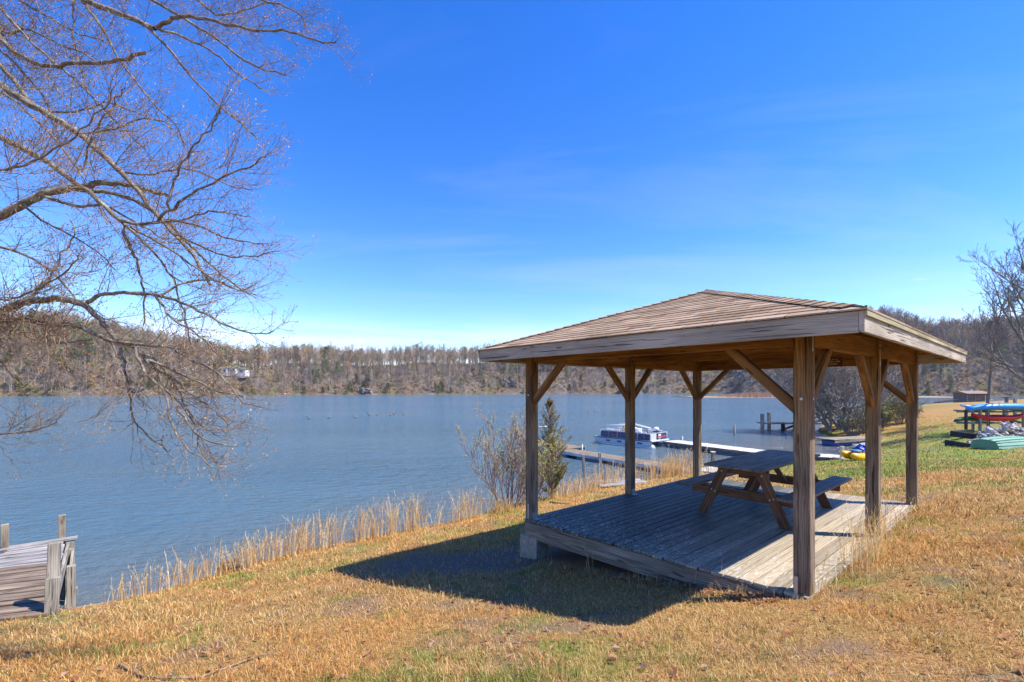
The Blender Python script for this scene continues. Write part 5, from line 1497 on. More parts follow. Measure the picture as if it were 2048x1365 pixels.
# ------------------------------------------------------------------ kayak rack, kayaks, upturned boat, rocks, timbers
def rack():
    Y = 28.3
    def g(px, y=Y): x = (px-1024)*y/F; return Vector((x, y, gz1(x, y)))
    o = g(1932); t = thing('kayak_rack', 'wooden kayak rack of upright posts with cross arms on the grass', 'rack', o)
    zt1, zt2 = -1.28, -1.98
    for i, px in enumerate((1932, 1960, 1976.5, 2047, 2085)):
        b = g(px); mb = MB(580+i); mb.bar(b-UPZ*.3, Vector((b.x, b.y, zt1+.30 if i in (2, 3) else zt1+.02)), .115, .115, up=(0, 1, 0)); mb.build('post', M['black'] if i < 1 else M['grey'], t, bevel=.005)
    for i, px in enumerate((1946, 2008, 2030, 2075)):
        b = g(px, Y+1.1); mb = MB(590+i); mb.bar(b-UPZ*.3, Vector((b.x, b.y, zt1+(.02 if i != 2 else -.2))), .11, .11, up=(0, 1, 0)); mb.build('post', M['grey'], t, bevel=.005)
    for i, (px, z) in enumerate(((1932, zt1), (1976.5, zt1), (2047, zt1), (1932, zt2), (1976.5, zt2), (2047, zt2))):
        b = g(px); mb = MB(600+i); mb.bar(Vector((b.x+.07, Y-.4, z-.05)), Vector((b.x+.07, Y+.85, z-.05)), .07, .09); mb.build('arm', M['grey'], t, bevel=.004)
    for z in (zt1, zt2):
        mb = MB(610); a = g(1932); b = g(2085); mb.bar(Vector((a.x, Y+.6, z-.13)), Vector((b.x, Y+.6, z-.13)), .05, .09); mb.build('rail', M['grey'], t, bevel=.004)
    return zt1, zt2, Y
Z1, Z2, RY = rack()
def kayak(label, x0, y, z, L, W, H, col, seed, flip=False, flat_end=False, yaw=0.0, name='kayak', two=None):
    t = thing(name, label, 'kayak' if name == 'kayak' else 'canoe', Vector((x0+L/2, y, z))); mb = MB(seed); ns, nr = 22, 12; vs = []; fs = []
    d = Vector((math.cos(yaw), math.sin(yaw), 0)); n = Vector((-d.y, d.x, 0)); c0 = Vector((x0, y, z))
    for i in range(ns+1):
        f = i/ns; e = max(.03, math.sin(math.pi*min(max(f, .0), 1)))**(.62 if not flat_end else .28); rise = .5*H*(abs(2*f-1)**3.2)
        if flip: rise = -rise*.7
        for j in range(nr):
            a = 2*math.pi*j/nr; cy, cz = math.cos(a), math.sin(a)
            zz = cz*H/2*(.35+.65*e)*(1.0 if cz < 0 else .8)
            vs.append(c0+d*(f*L)+n*(cy*W/2*e)+UPZ*(zz+rise+H/2))
    fs = [(i*nr+j, i*nr+(j+1) % nr, (i+1)*nr+(j+1) % nr, (i+1)*nr+j) for i in range(ns) for j in range(nr)]
    fs += [tuple(range(nr-1, -1, -1)), tuple(ns*nr+j for j in range(nr))]
    mb.add(vs, fs); mb.build('hull', simple('kayak_'+str(seed), col, .32, var=.06), t, True)
    if not flip:
        mb = MB(seed+1); k = 18; c = c0+d*(L*.5)+UPZ*(H*.93)
        pts = [c+d*(math.cos(6.2832*i/k)*.42)+n*(math.sin(6.2832*i/k)*W*.30) for i in range(k+1)]
        mb.tube(pts, .022, 6); mb.build('cockpit_rim', M['black'], t, True)
    else:
        mb = MB(seed+1); mb.tube([c0+d*(.25+(L-.5)*i/12)+UPZ*(H*.88-.5*H*.6*(abs(i/6-1)**3.2)) for i in range(13)], .018, 6); mb.build('keel', simple('keel_'+str(seed), tuple(c*.8 for c in col), .4), t, True)
    return t
xk = lambda px, y=RY: (px-1024)*y/F
kayak('upturned bright blue canoe on the top of the kayak rack', xk(1935, RY+.1), RY+.1, Z1+.0, 4.4, .8, .48, (.05, .28, .68), 620, flip=True, flat_end=True, name='canoe')
kayak('pale blue kayak on the top arms behind the blue canoe', xk(1920.5, RY+.62), RY+.62, Z1+.02, 3.6, .5, .28, (.42, .58, .85), 622)
kayak('dark green canoe on the lower arms of the rack', xk(1909, RY+.6), RY+.6, Z2+.0, 3.9, .55, .34, (.02, .16, .07), 624, flip=True, name='canoe')
kayak('red kayak on the lower arms of the rack', xk(1945, RY+.1), RY+.1, Z2+.02, 3.1, .62, .40, (.62, .015, .02), 626, flat_end=True)
def jon_upturned():
    c = Q(2006, 895, -2.78); c.z = gz1(c.x, c.y); t = thing('upturned_boat', 'pale green upturned jon boat with ribbed bottom lying on the lawn beside the rock pile', 'boat', c)
    d = Vector((.96, .28, 0)).normalized(); n = Vector((-d.y, d.x, 0)); L = 3.9; grn = simple('boat_green', (.10, .25, .15), .45, var=.12, scale=3)
    gl = simple('boat_green_light', (.26, .42, .30), .4, var=.1, scale=4)
    st = [(0, .56, .34, .44), (.3, .60, .37, .48), (1.2, .66, .40, .52), (2.4, .66, .38, .52), (3.1, .56, .28, .48), (3.6, .40, .16, .38), (3.9, .22, .06, .2)]
    m = MB(630); vs = []; k = 14
    for x, w_, wb, h in st:
        for q_, z in ((-w_, .0), (-w_, .06), (-w_*.95, h*.38), (-w_*.84, h*.68), (-wb*1.25, h*.9), (-wb*.8, h), (-wb*.3, h*1.05), (wb*.3, h*1.05), (wb*.8, h), (wb*1.25, h*.9), (w_*.84, h*.68), (w_*.95, h*.38), (w_, .06), (w_, 0)):
            vs.append(c+d*x+n*(q_+.7)+UPZ*(z-.02))
    fs = [(i*k+j, (i+1)*k+j, (i+1)*k+j+1, i*k+j+1) for i in range(len(st)-1) for j in range(k-1)]
    fs += [tuple(range(k)), tuple((len(st)-1)*k+j for j in range(k-1, -1, -1))]
    m.add(vs, fs); m.build('hull', gl, t)
    m = MB(631); pts_ = [v-d*.02 for v in vs[:k]]; m.add(pts_+[v-d*.03 for v in pts_], [tuple(range(k)), tuple(range(2*k-1, k-1, -1))]); m.build('transom', grn, t)
    for q_, zz in ((-.95, .38), (-.84, .68), (-.66, .9), (-.3, 1.02), (.3, 1.02)):
        m = MB(632); m.tube([c+d*x+n*((q_*w_ if abs(q_) > .8 else q_*wb*1.9)+.7)+UPZ*(h*zz-.01) for x, w_, wb, h in st], .02, 5); m.build('keel_rib', grn, t, True)
    for s in (-1, 1):
        m = MB(633); m.tube([c+d*x+n*(s*w_+.7)+UPZ*.03 for x, w_, wb, h in st], .028, 6); m.build('gunwale', grn, t, True)
jon_upturned()
def rocks():
    rg = random.Random(5); cols = [simple('rock_a', (.40, .38, .37), .9, var=.35, scale=5), simple('rock_b', (.26, .25, .27), .9, var=.35, scale=5), simple('rock_c', (.46, .38, .33), .9, var=.3, scale=5)]
    k = 0
    def rock(name, lab, cat, c, s, grp):
        nonlocal k; k += 1
        mb = MB(k); mb.blob(c, (s*rg.uniform(.8, 1.4), s*rg.uniform(.7, 1.1), s*rg.uniform(.5, .8)), k*1.7, 7, 5, .5, 1.6)
        o = mb.build(name, rg.choice(cols)); tag(o, lab, cat, grp)
    for i in range(170):
        f = rg.random(); px = 1940+f*125; y = 24.6+f*1.6+rg.uniform(-.6, .9)
        x = (px-1024)*y/F; hgt = .75*math.sin(math.pi*min(1, max(0, (f*1.05))))**.7*rg.random()
        if f < .15: hgt *= .5
        rock('rock', 'broken grey and brown rock in the heap beside the upturned boat', 'rock', Vector((x, y, gz1(x, y)+.05+hgt)), rg.uniform(.07, .19), 'rocks of the heap by the kayak rack')
    for i in range(46):
        f = rg.random(); x = 25.0+f*3.2+rg.uniform(-.3, .3); y = 33.0+f*3.9+rg.uniform(-.4, .4)
        rock('rock', 'pale stone at the waterline of the cove below the brown landing', 'rock', Vector((x, y, max(gz1(x, y), ZW)+.05)), rg.uniform(.08, .2), 'stones at the cove waterline')
rocks()
def timbers():
    Y = 25.2
    def g(px, y): x = (px-1024)*y/F; return Vector((x, y, gz1(x, y)))
    t = thing('timber_planter', 'stepped border of black landscape timbers at the foot of the rock heap', 'planter', g(1895, Y))
    for i, (pa, ya, pb, yb, z, ) in enumerate(((1893, 25.6, 1937, 23.9, .14), (1893, 25.6, 1937, 23.9, .30), (1904, 26.6, 1950, 24.9, .46), (1904, 26.6, 1950, 24.9, .62), (1904, 26.65, 1945, 27.6, .62), (1904, 26.65, 1945, 27.6, .46))):
        a = g(pa, ya); b = g(pb, yb); zz = min(a.z, b.z)-.02
        mb = MB(640+i); mb.bar(Vector((a.x, a.y, zz+z-.06)), Vector((b.x, b.y, zz+z-.06)), .18, .155); mb.build('timber', M['black'], t, bevel=.012)
timbers()
# two stout posts on the rise beyond the rack
for px, pt, pb, lab in ((2013, 796, 815, 'stout grey post with a flat top on the rise behind the canoes'), (2030, 798, 815, 'plain grey post on the rise, further towards the edge')):
    y = 33.0; x = (px-1024)*y/F; b = Vector((x, y, gz1(x, y)-.2)); t = thing('fence_post', lab, 'post', b)
    mb = MB(650+px); mb.bar(b, Vector((x, y, (HOR-pt)*y/F)), .14, .14, up=(0, 1, 0)); mb.build('shaft', M['grey'], t, bevel=.006)
    if px == 2013:
        mb = MB(651); mb.obox(Vector((x, y, (HOR-pt)*y/F+.02)), Vector((1, 0, 0)), Vector((0, 1, 0)), UPZ, .24, .12, .02); mb.build('top_board', M['black'], t)
# boathouse on the water beyond the rise
def boathouse():
    Y = 84; x0, x1 = (1932-1024)*Y/F, (1976-1024)*Y/F; z1 = (HOR-787)*Y/F; t = thing('boathouse', 'low grey brown boathouse with a shallow roof standing on the water beyond the grassy rise', 'boathouse', (x0, Y, ZW))
    wl = wood('boathouse_wall', (.09, .075, .075), (.17, .145, .15), (.25, .22, .22), .1, .3); rf = simple('boathouse_roof', (.24, .17, .12), .9)
    mb = MB(660); mb.box(((x0+x1)/2, Y+1.3, (ZW-.4+z1)/2), (x1-x0-.3, 2.6, z1-ZW+.4)); mb.build('wall', wl, t)
    mb = MB(661); zr = z1+.45; e = .3
    vs = [Vector(p) for p in ((x0-e, Y-.5, z1-.06), (x1+e, Y-.5, z1-.06), (x1+e, Y+3, z1-.06), (x0-e, Y+3, z1-.06), (x0-e, Y+1.3, zr), (x1+e, Y+1.3, zr))]
    mb.add(vs, [(0, 1, 5, 4), (2, 3, 4, 5), (0, 4, 3), (1, 2, 5), (3, 2, 1, 0)]); mb.build('roof', rf, t)
    mb = MB(662); mb.box(((x0+x1)/2, Y-.53, z1-.16), (x1-x0+.6, .08, .18)); mb.build('eave_board', M['black'], t)
    for px in (1934, 1950, 1970, 1975.5):
        x = (px-1024)*Y/F; mb = MB(663); mb.box((x, Y-.06, (z1+ZW)/2), (.13, .08, z1-ZW)); mb.build('trim_post', M['plank_white'] if px > 1960 else M['grey'], t)
    g = thing('gable_roof', 'tiny pale gabled cupola at the right end of the boathouse', 'cupola', (x1+.4, Y+4, z1))
    mb = MB(664); c = Vector((x1+.5, Y+4, z1+.1)); mb.add([c+Vector(p) for p in ((-.5, -.5, 0), (.5, -.5, 0), (0, -.5, .75), (-.5, .5, 0), (.5, .5, 0), (0, .5, .75))], [(0, 1, 2), (5, 4, 3), (0, 2, 5, 3), (1, 4, 5, 2), (0, 3, 4, 1)]); mb.build('roof', M['pale'], g)
    for px, lab in ((1891, 'small white buoy floating left of its twin near the boathouse'), (1899.5, 'small white buoy nearer the boathouse wall')):
        y = 120; p = Vector(((px-1024)*y/F, y, ZW+.1)); mb = MB(665); mb.blob(p+UPZ*.15, .42, 1, 12, 8, 0); o = mb.build('buoy', M['white'], smooth=True); tag(o, lab, 'buoy')
    y = 76; a = Vector(((1874-1024)*y/F, y, -2.15)); b = Vector(((1912-1024)*y/F, y, -1.75)); mb = MB(667); mb.bar(a, b, 1.2, .12); o = mb.build('sloping_ramp', M['black']); tag(o, 'dark sloping ramp leading up to the boathouse', 'ramp')
boathouse()
# ------------------------------------------------------------------ geese on the lake
def goose():
    t = thing('goose', 'goose', 'goose', (0, 0, 0)); mb = MB(670)
    pts = [(-.42, 0, .16), (-.34, 0, .15), (-.2, 0, .12), (0, 0, .1), (.18, 0, .12), (.27, 0, .17), (.31, 0, .27), (.33, 0, .40), (.37, 0, .45), (.43, 0, .45), (.50, 0, .43)]
    rr = [.02, .08, .14, .17, .14, .08, .045, .038, .05, .04, .012]
    cs = [(.30, .26, .21)]*5+[(.4, .35, .3)]+[(.03, .03, .03)]*5
    m0 = len(mb.v); mb.tube(pts, rr, 10)
    for i, c in enumerate(cs):
        for j in range(10): mb.c[i*10+j] = c
    mb.build('body', vcol('goose_feathers', .8), t, True)
    for s in (-1, 1):
        mb = MB(671); mb.col = (.26, .22, .18); mb.blob((-.08, s*.12, .16), (.24, .05, .10), 3, 10, 6, .1); mb.build('wing', M['twig_far'], t, True)
    return t
g0 = goose(); gp = [(617, 836.5), (657, 835.5), (710, 834.5), (738, 830), (756, 829.8), (781, 830.5), (788, 828.2), (807, 828.2), (1177, 822), (1190, 822)]
gl = ['leftmost goose of the flock swimming apart on the open lake', 'second goose from the left, alone between two gaps', 'third goose from the left in the swimming line', 'fourth goose from the left in the swimming line', 'fifth goose, close behind the fourth', 'nearer goose of the close pair in the line', 'farther goose of the close pair in the line', 'rightmost goose of the flock on the open lake', 'left goose of the two between the gazebo posts', 'right goose of the two between the gazebo posts']
rg = random.Random(3)
for i, ((px, py), lb) in enumerate(zip(gp, gl)):
    o = g0 if i == 0 else copy_tree(g0); p = Q(px, py+1, ZW); o.location = p; o.scale = (.78,)*3; o.rotation_euler = (0, 0, rg.choice((.3, 2.9, .1, -.2, 3.3)))
    tag(o, lb, 'goose', 'geese swimming on the lake')
print('objects', round(time.time()-T0, 1))
# ------------------------------------------------------------------ far shore: woods, brush, houses
BARK_W = vcol('far_bark', .95, 0, .05)
def tpl_bare(seed, H=13., col=(.36, .31, .27), w=1.0):
    rg = random.Random(seed); tr = MB(seed); cr = MB(seed+1)
    tr.col = tuple(c*rg.uniform(.9, 1.15) for c in col); cr.col = tuple(c*f for c, f in zip(col, (.92, .86, .84)))
    def bl(p, q_, w0, w1, mb):
        d = (q_-p); s = d.cross(Vector((0, 1, 0))); s = s.normalized() if s.length > 1e-4 else Vector((1, 0, 0)); s2 = d.cross(s).normalized()
        if rg.random() < .5: s = (s+s2).normalized()
        mb.add([p-s*w0, p+s*w0, q_+s*w1, q_-s*w1], [(0, 1, 2, 3)])
    fork = rg.uniform(.35, .6)
    pts = curve_pts(Vector((0, 0, -.5)), Vector((rg.gauss(0, .05), rg.gauss(0, .05), 1)), H*.95, 8, rg, .05)
    tr.tube(pts, [(.17*(1-.85*i/8)+.02)*w for i in range(9)], 5, cap=False)
    nb = rg.randint(13, 18)
    for i in range(nb):
        f = .32+.66*i/nb; q_ = f*8; j = min(7, int(q_)); a = pts[j].lerp(pts[j+1], q_-j)
        an = rg.uniform(0, 6.28); L = H*.34*(1.15-f)*rg.uniform(.7, 1.3)+.8
        d = Vector((math.cos(an)*.8, math.sin(an)*.8, rg.uniform(.7, 1.5)))
        bp = curve_pts(a, d, L, 3, rg, .12, Vector((0, 0, .35)))
        for k in range(3): bl(bp[k], bp[k+1], .065*w*(1-k*.25), .05*w*(1-k*.25), cr)
        for m_ in range(7):
            ff = rg.uniform(.25, 1)*3; jj = min(2, int(ff)); b = bp[jj].lerp(bp[jj+1], ff-jj); e = b+rdir(rg, bp[jj+1]-bp[jj]+Vector((0, 0, .3)), rg.uniform(.3, .8))*L*rg.uniform(.25, .5)
            bl(b, e, .034*w, .018*w, cr)
            for _ in range(2):
                bb = b.lerp(e, rg.uniform(.3, .9)); bl(bb, bb+rdir(rg, e-b, .6)*L*.22, .022*w, .012*w, cr)
    return tr, cr
def tpl_pine(seed, H=14., narrow=False, cols=((.13, .17, .05), (.19, .23, .07), (.25, .28, .10), (.09, .13, .04))):
    rg = random.Random(seed); tr = MB(seed); cr = MB(seed+1); tr.col = (.24, .18, .14)
    pts = curve_pts(Vector((0, 0, -.5)), Vector((0, 0, 1)), H, 6, rg, .03); tr.tube(pts, [.2*(1-.85*i/6)+.02 for i in range(7)], 5, cap=False)
    n = 34 if not narrow else 40
    for i in range(n):
        f = (.30 if not narrow else .03)+(.69 if not narrow else .95)*(i/n)**.9; z = f*H-.5; an = rg.uniform(0, 6.28)
        R_ = (H*.19*(1.25-f)+.5)*rg.uniform(.5, 1.2) if not narrow else H*.27*(1-f)**.45*rg.uniform(.6, 1.15)+.15
        c = Vector((math.cos(an)*R_*.75, math.sin(an)*R_*.75, z+R_*.2))
        if not narrow and rg.random() < .18: continue
        for k in range(30 if not narrow else 16):
            cr.col = rg.choice(cols); p = c+Vector((rg.gauss(0, R_*.34), rg.gauss(0, R_*.34), rg.gauss(0, R_*.16 if not narrow else R_*.35)))
            s = rg.uniform(.3, .8); d = rdir(rg, Vector((0, 0, 1)), rg.uniform(.2, 1.4)); o = d.orthogonal().normalized()*s*.36
            cr.add([p-o, p+o, p+d*s], [(0, 1, 2)])
    return tr, cr
def build_tpl(name, label, cat, mk, crown_mat=None, group=None):
    t = thing(name, label, cat, (0, 0, 0), group)
    mk[0].build('trunk', BARK_W, t); mk[1].build('crown', crown_mat or BARK_W, t); return t
rg = random.Random(99)
greys = [(.34, .285, .22), (.27, .22, .17), (.42, .365, .29), (.31, .25, .19), (.23, .19, .155), (.36, .32, .23)]
bare_m = [tpl_bare(700+i*3, rg.uniform(11, 15), greys[i % 6], rg.uniform(.8, 1.2)) for i in range(9)]
pine_m = [tpl_pine(760+i*3, 14+i) for i in range(4)]
ced_m = [tpl_pine(790+i*3, 5.5+i*.7, True, ((.15, .15, .04), (.21, .20, .055), (.26, .22, .08), (.09, .10, .03))) for i in range(3)]
def hp(px, s):
    """a spot on the hills: seen at column px, fraction s of the way up the slope"""
    th = math.atan((px-1024)/F); r0, H = hill_params(np.array([th])); r = float(r0[0])+s*95
    z = float(hill_z(np.array([th]), np.array([r]))[0]); return Vector((r*math.sin(th), r*math.cos(th), z)), r
PROTO = {}
def place(kind, mk, name, label, group, p, sc, rz, cat='tree'):
    if kind not in PROTO: o = build_tpl(name, label, cat, mk, M['needle'] if 'pine' in kind or 'ced' in kind else None, group); PROTO[kind] = o
    else: o = copy_tree(PROTO[kind])
    o.location = p; o.scale = (sc*rg.uniform(.9, 1.1), sc*rg.uniform(.9, 1.1), sc); o.rotation_euler = (0, 0, rz); tag(o, label, cat, group)
# individual bare trees: the crest row and the tall ones on the slope
SEG = [(-40, 560, 'bare tree on the far hill behind the drooping branches', 'bare trees on the left part of the far hill'),
       (560, 1010, 'bare tree on the crest of the far shore between the big tree and the gazebo', 'bare trees on the middle crest of the far shore'),
       (1010, 1560, 'bare tree on the far slope seen through the open gazebo', 'bare trees on the far slope behind the gazebo'),
       (1560, 2090, 'bare tree in the dark woods on the far hill beyond the grassy rise', 'bare trees on the right part of the far hill')]
def blocked(px, s): return (425 < px < 505 and .2 < s < .62)
for a, b, lab, grp in SEG:
    n = {0: 88, 1: 96, 2: 40, 3: 72}[SEG.index((a, b, lab, grp))]
    for i in range(n):
        for _ in range(20):
            px = rg.uniform(a, b); s = rg.choice((rg.uniform(.72, 1.15), rg.uniform(.72, 1.1), rg.uniform(.15, .8)))
            if 1600 < px < 1730 and s > .5: continue
            if not blocked(px, s): break
        p, r = hp(px, s); k = rg.randrange(9)
        place('bare%d' % k, bare_m[k], 'bare_tree', lab, grp, p, rg.uniform(.95, 1.55)*(.72 if s < .6 else 1), rg.uniform(0, 6.28))
# pines and cedars, placed where the photograph has green
pines = [(22, .8), (60, .95), (88, .75), (112, 1.0), (150, .7), (172, .55), (205, .85), (240, .9), (48, .6), (95, .9), (130, .85), (185, .6), (14, 1.0), (500, 1.0), (590, 1.0), (608, 1.1), (643, .62), (651, .68), (490, .7), (548, .9), (720, .95),
         (815, 1.0), (832, .95), (845, 1.05), (864, 1.1), (780, .9), (905, .9), (930, 1.0), (1008, .5), (395, .9), (420, 1.0), (1900, 1.0), (1925, 1.05), (2000, .95), (2030, 1.0), (1985, .8), (1860, .75)]
for i, (px, s) in enumerate(pines):
    p, r = hp(px, s); k = i % 4
    lab = 'tall green pine among the bare trees on the far hill at the left' if px < 560 else ('green pine standing on the far shore crest left of the gazebo' if px < 1010 else 'dark pine on the hill beyond the kayak rack')
    if px in (643, 651): lab = 'bright green full pine low on the far slope, tallest green tree of the middle shore'
    place('pine%d' % k, pine_m[k], 'pine_tree', lab, 'pines on the far shore '+('left' if px < 560 else 'middle' if px < 1010 else 'right'), p, rg.uniform(.85, 1.25)*(1.0 if px < 1100 else .8), rg.uniform(0, 6.28))
ceds = [(40, .12), (52, .05), (165, .1), (180, .06), (205, .15), (225, .2), (240, .1), (262, .12), (300, .08), (345, .1), (395, .3), (470, .45), (488, .1), (497, .14), (565, .3), (585, .18), (592, .1), (555, .25), (700, .12), (706, .2), (714, .24), (722, .2), (733, .3), (738, .26), (728, .1), (698, .05), (885, .08), (882, .12),
        (930, .2), (1000, .12), (1012, .1), (1020, .15), (1150, .1), (1210, .08), (1290, .2), (1330, .1), (1470, .3), (1490, .25), (1500, .2), (1480, .1), (1835, .3), (1850, .2), (1870, .3), (1880, .12), (1900, .4), (1845, .35), (1860, .4), (960, .3), (850, .5), (80, .3), (130, .25), (430, .15), (440, .35), (1790, .3), (1750, .4)]
for i, (px, s) in enumerate(ceds):
    p, r = hp(px, s); k = i % 3
    lab = ('dark olive cedar low on the far bank at the left' if px < 560 else 'dark olive cedar low on the far bank left of the gazebo' if px < 1050 else 'dark olive cedar low on the far bank behind the gazebo' if px < 1600 else 'dark cedar on the shaded hillside right of the gazebo')
    place('ced%d' % k, ced_m[k], 'cedar', lab, 'cedars on the far bank '+('left' if px < 560 else 'middle' if px < 1050 else 'behind gazebo' if px < 1600 else 'right'), p, rg.uniform(.7, 1.25), rg.uniform(0, 6.28))
print('individuals', round(time.time()-T0, 1))
# the rest of the woods, too many to tell apart
def mass(name, label, cat, tpls, n, smin, smax, pxr, seed, mat, scr=(.7, 1.1), tint=None, zdrop=0, filt=None):
    rn = np.random.default_rng(seed); Vs = []; Fs = []; Cs = []; base = 0; T = []
    for tr, cr in tpls:
        v = np.array(tr.v+cr.v); f4 = []
        off = len(tr.v)
        for f in tr.f+[tuple(i+off for i in f) for f in cr.f]:
            if len(f) == 4: f4 += [(f[0], f[1], f[2]), (f[0], f[2], f[3])]
            elif len(f) == 3: f4.append(f)
        T.append((v, np.array(f4), np.array(tr.c+cr.c)))
    px = rn.uniform(pxr[0], pxr[1], n); s = rn.uniform(smin, smax, n)
    th = np.arctan((px-1024)/F); r0, H = hill_params(th); r = r0+s*95; z = hill_z(th, r)
    for i in range(n):
        if blocked(px[i], s[i]) or z[i] < ZW+.2: continue
        if filt and not filt(px[i], s[i]): continue
        v, f, c = T[rn.integers(0, len(T))]; a = rn.uniform(0, 6.28); sc = rn.uniform(*scr); ca, sa = math.cos(a)*sc, math.sin(a)*sc
        w_ = np.empty_like(v); w_[:, 0] = v[:, 0]*ca-v[:, 1]*sa+r[i]*math.sin(th[i]); w_[:, 1] = v[:, 0]*sa+v[:, 1]*ca+r[i]*math.cos(th[i]); w_[:, 2] = v[:, 2]*sc+z[i]-zdrop
        cc = c*rn.uniform(.8, 1.2)
        if tint is not None: cc = cc*np.array(tint[rn.integers(0, len(tint))])
        Vs.append(w_); Fs.append(f+base); Cs.append(cc); base += len(v)
    o = np_mesh(name, np.concatenate(Vs), np.concatenate(Fs), np.clip(np.concatenate(Cs), 0, 1), mat); tag(o, label, cat, kind='stuff')
    print(name, base, round(time.time()-T0, 1))
mass('forest', 'dense leafless woods covering the far hills', 'woods', bare_m, 4200, .42, 1.35, (-200, 2200), 3, BARK_W, (.7, 1.65), ((1.05, .98, .88), (1.15, .98, .76), (.85, .80, .72), (.98, 1.02, .72)))
mass('forest', 'thin leafless saplings scattered over the steep far slopes', 'woods', bare_m, 2600, .02, .6, (-260, 2300), 4, BARK_W, (.35, 1.0))
mass('forest', 'mixed evergreens deep within the far woods', 'woods', pine_m, 620, .2, 1.4, (-200, 2300), 5, M['needle'], (.35, 1.2), ((1, 1, 1), (.85, .85, .8), (1.15, 1.05, 1.1)), filt=lambda p, s: (math.sin(p*.013)+math.sin(p*.031) > .1) or p < 300)
mass('forest', 'low olive cedars crowding the foot of the far slopes', 'woods', ced_m, 420, .0, .6, (-200, 2300), 15, M['needle'], (.4, 1.1), ((1, 1, 1), (1.1, 1.0, .9), (1.2, 1.15, .9)), filt=lambda p, s: math.sin(p*.021)+math.sin(p*.05+1) > -.2)
# brush on the slopes
def tpl_bush(seed, cols, H=1.6, n=46):
    rg = random.Random(seed); a = MB(seed); b = MB(seed+1)
    for i in range(n):
        b.col = rg.choice(cols); an = rg.uniform(0, 6.28); R_ = rg.uniform(0, 1.0)
        p = Vector((math.cos(an)*R_, math.sin(an)*R_, -.2)); d = Vector((math.cos(an)*R_*.7, math.sin(an)*R_*.7, 1)).normalized(); L = H*rg.uniform(.5, 1.1); o = d.orthogonal().normalized()*rg.uniform(.03, .10)
        o = Quaternion(d, rg.uniform(0, 3))@o; m_ = p+d*L*.55+Vector((rg.gauss(0, .12), rg.gauss(0, .12), 0))
        b.add([p-o*.5, p+o*.5, m_+o, m_-o, p+d*L+Vector((rg.gauss(0, .2), rg.gauss(0, .2), 0))], [(0, 1, 2, 3), (3, 2, 4)])
    return a, b
bp = [((.33, .20, .10), (.25, .15, .075), (.40, .26, .13)), ((.30, .24, .17), (.38, .32, .23), (.22, .17, .13)), ((.42, .24, .09), (.48, .30, .14)), ((.20, .19, .07), (.26, .24, .09), (.16, .15, .06)), ((.16, .12, .11), (.22, .17, .16)), ((.46, .38, .30), (.36, .28, .22))]
bush_m = [tpl_bush(900+i*2, bp[i % 6], rg.uniform(1.3, 2.6)) for i in range(12)]
mass('undergrowth', 'brown and rust coloured brush covering the far slopes', 'brush', bush_m, 14000, .0, 1.3, (-260, 2300), 6, BARK_W, (.35, 1.2), ((1, 1, 1), (1.08, .95, .75), (.8, .8, .75), (.8, .9, .6)))
# marsh reeds on the low spit
def reeds():
    rn = np.random.default_rng(8); n = 9000
    px = rn.uniform(1405, 1800, n); y = rn.uniform(238, 275, n); k = rn.random(n) < np.clip((px-1405)/70, .05, 1); px, y = px[k], y[k]; n = len(px)
    x = (px-1024)*y/F; h = rn.uniform(1.6, 3.6, n)*np.clip((px-1400)/90, .3, 1)*(.7+.5*vnoise(x*.1, y*.1, 4)); w_ = rn.uniform(.06, .16, n); a = rn.uniform(0, 3.14, n)
    B = np.c_[x, y, np.full(n, ZW-.1)]; s = np.c_[np.cos(a)*w_, np.sin(a)*w_, np.zeros(n)]; tp = B+np.c_[rn.normal(0, .3, n), rn.normal(0, .3, n), h]
    V = np.stack([B-s, B+s, tp], 1).reshape(-1, 3); Fc = np.arange(3*n).reshape(-1, 3)
    c = np.array([(.44, .27, .16), (.36, .22, .15), (.52, .36, .22), (.30, .19, .14)])[rn.integers(0, 4, n)]
    o = np_mesh('marsh_reeds', V, Fc, np.repeat(c, 3, 0), M['reed']); tag(o, 'brown marsh reeds on the low spit across the lake', 'reeds', kind='stuff')
    ys = np.linspace(236, 278, 8); xs = np.linspace((1395-1024)*238/F, (1830-1024)*270/F, 40); X, Y_ = np.meshgrid(xs, ys, indexing='ij')
    Zz = ZW+.25*np.sin(np.pi*np.clip((Y_-236)/42, 0, 1))-.04+.1*(fnoise(X*.2, Y_*.2, 2)-.3); v = np.c_[X.ravel(), Y_.ravel(), Zz.ravel()]; i, j = np.meshgrid(np.arange(39), np.arange(7), indexing='ij'); q_ = (i*8+j).ravel()
    o = np_mesh('mud_bank', v, np.c_[q_, q_+8, q_+9, q_+1], None, simple('spit_mud', (.36, .27, .16), .95, var=.3, scale=.6)); o['kind'] = 'structure'
reeds()
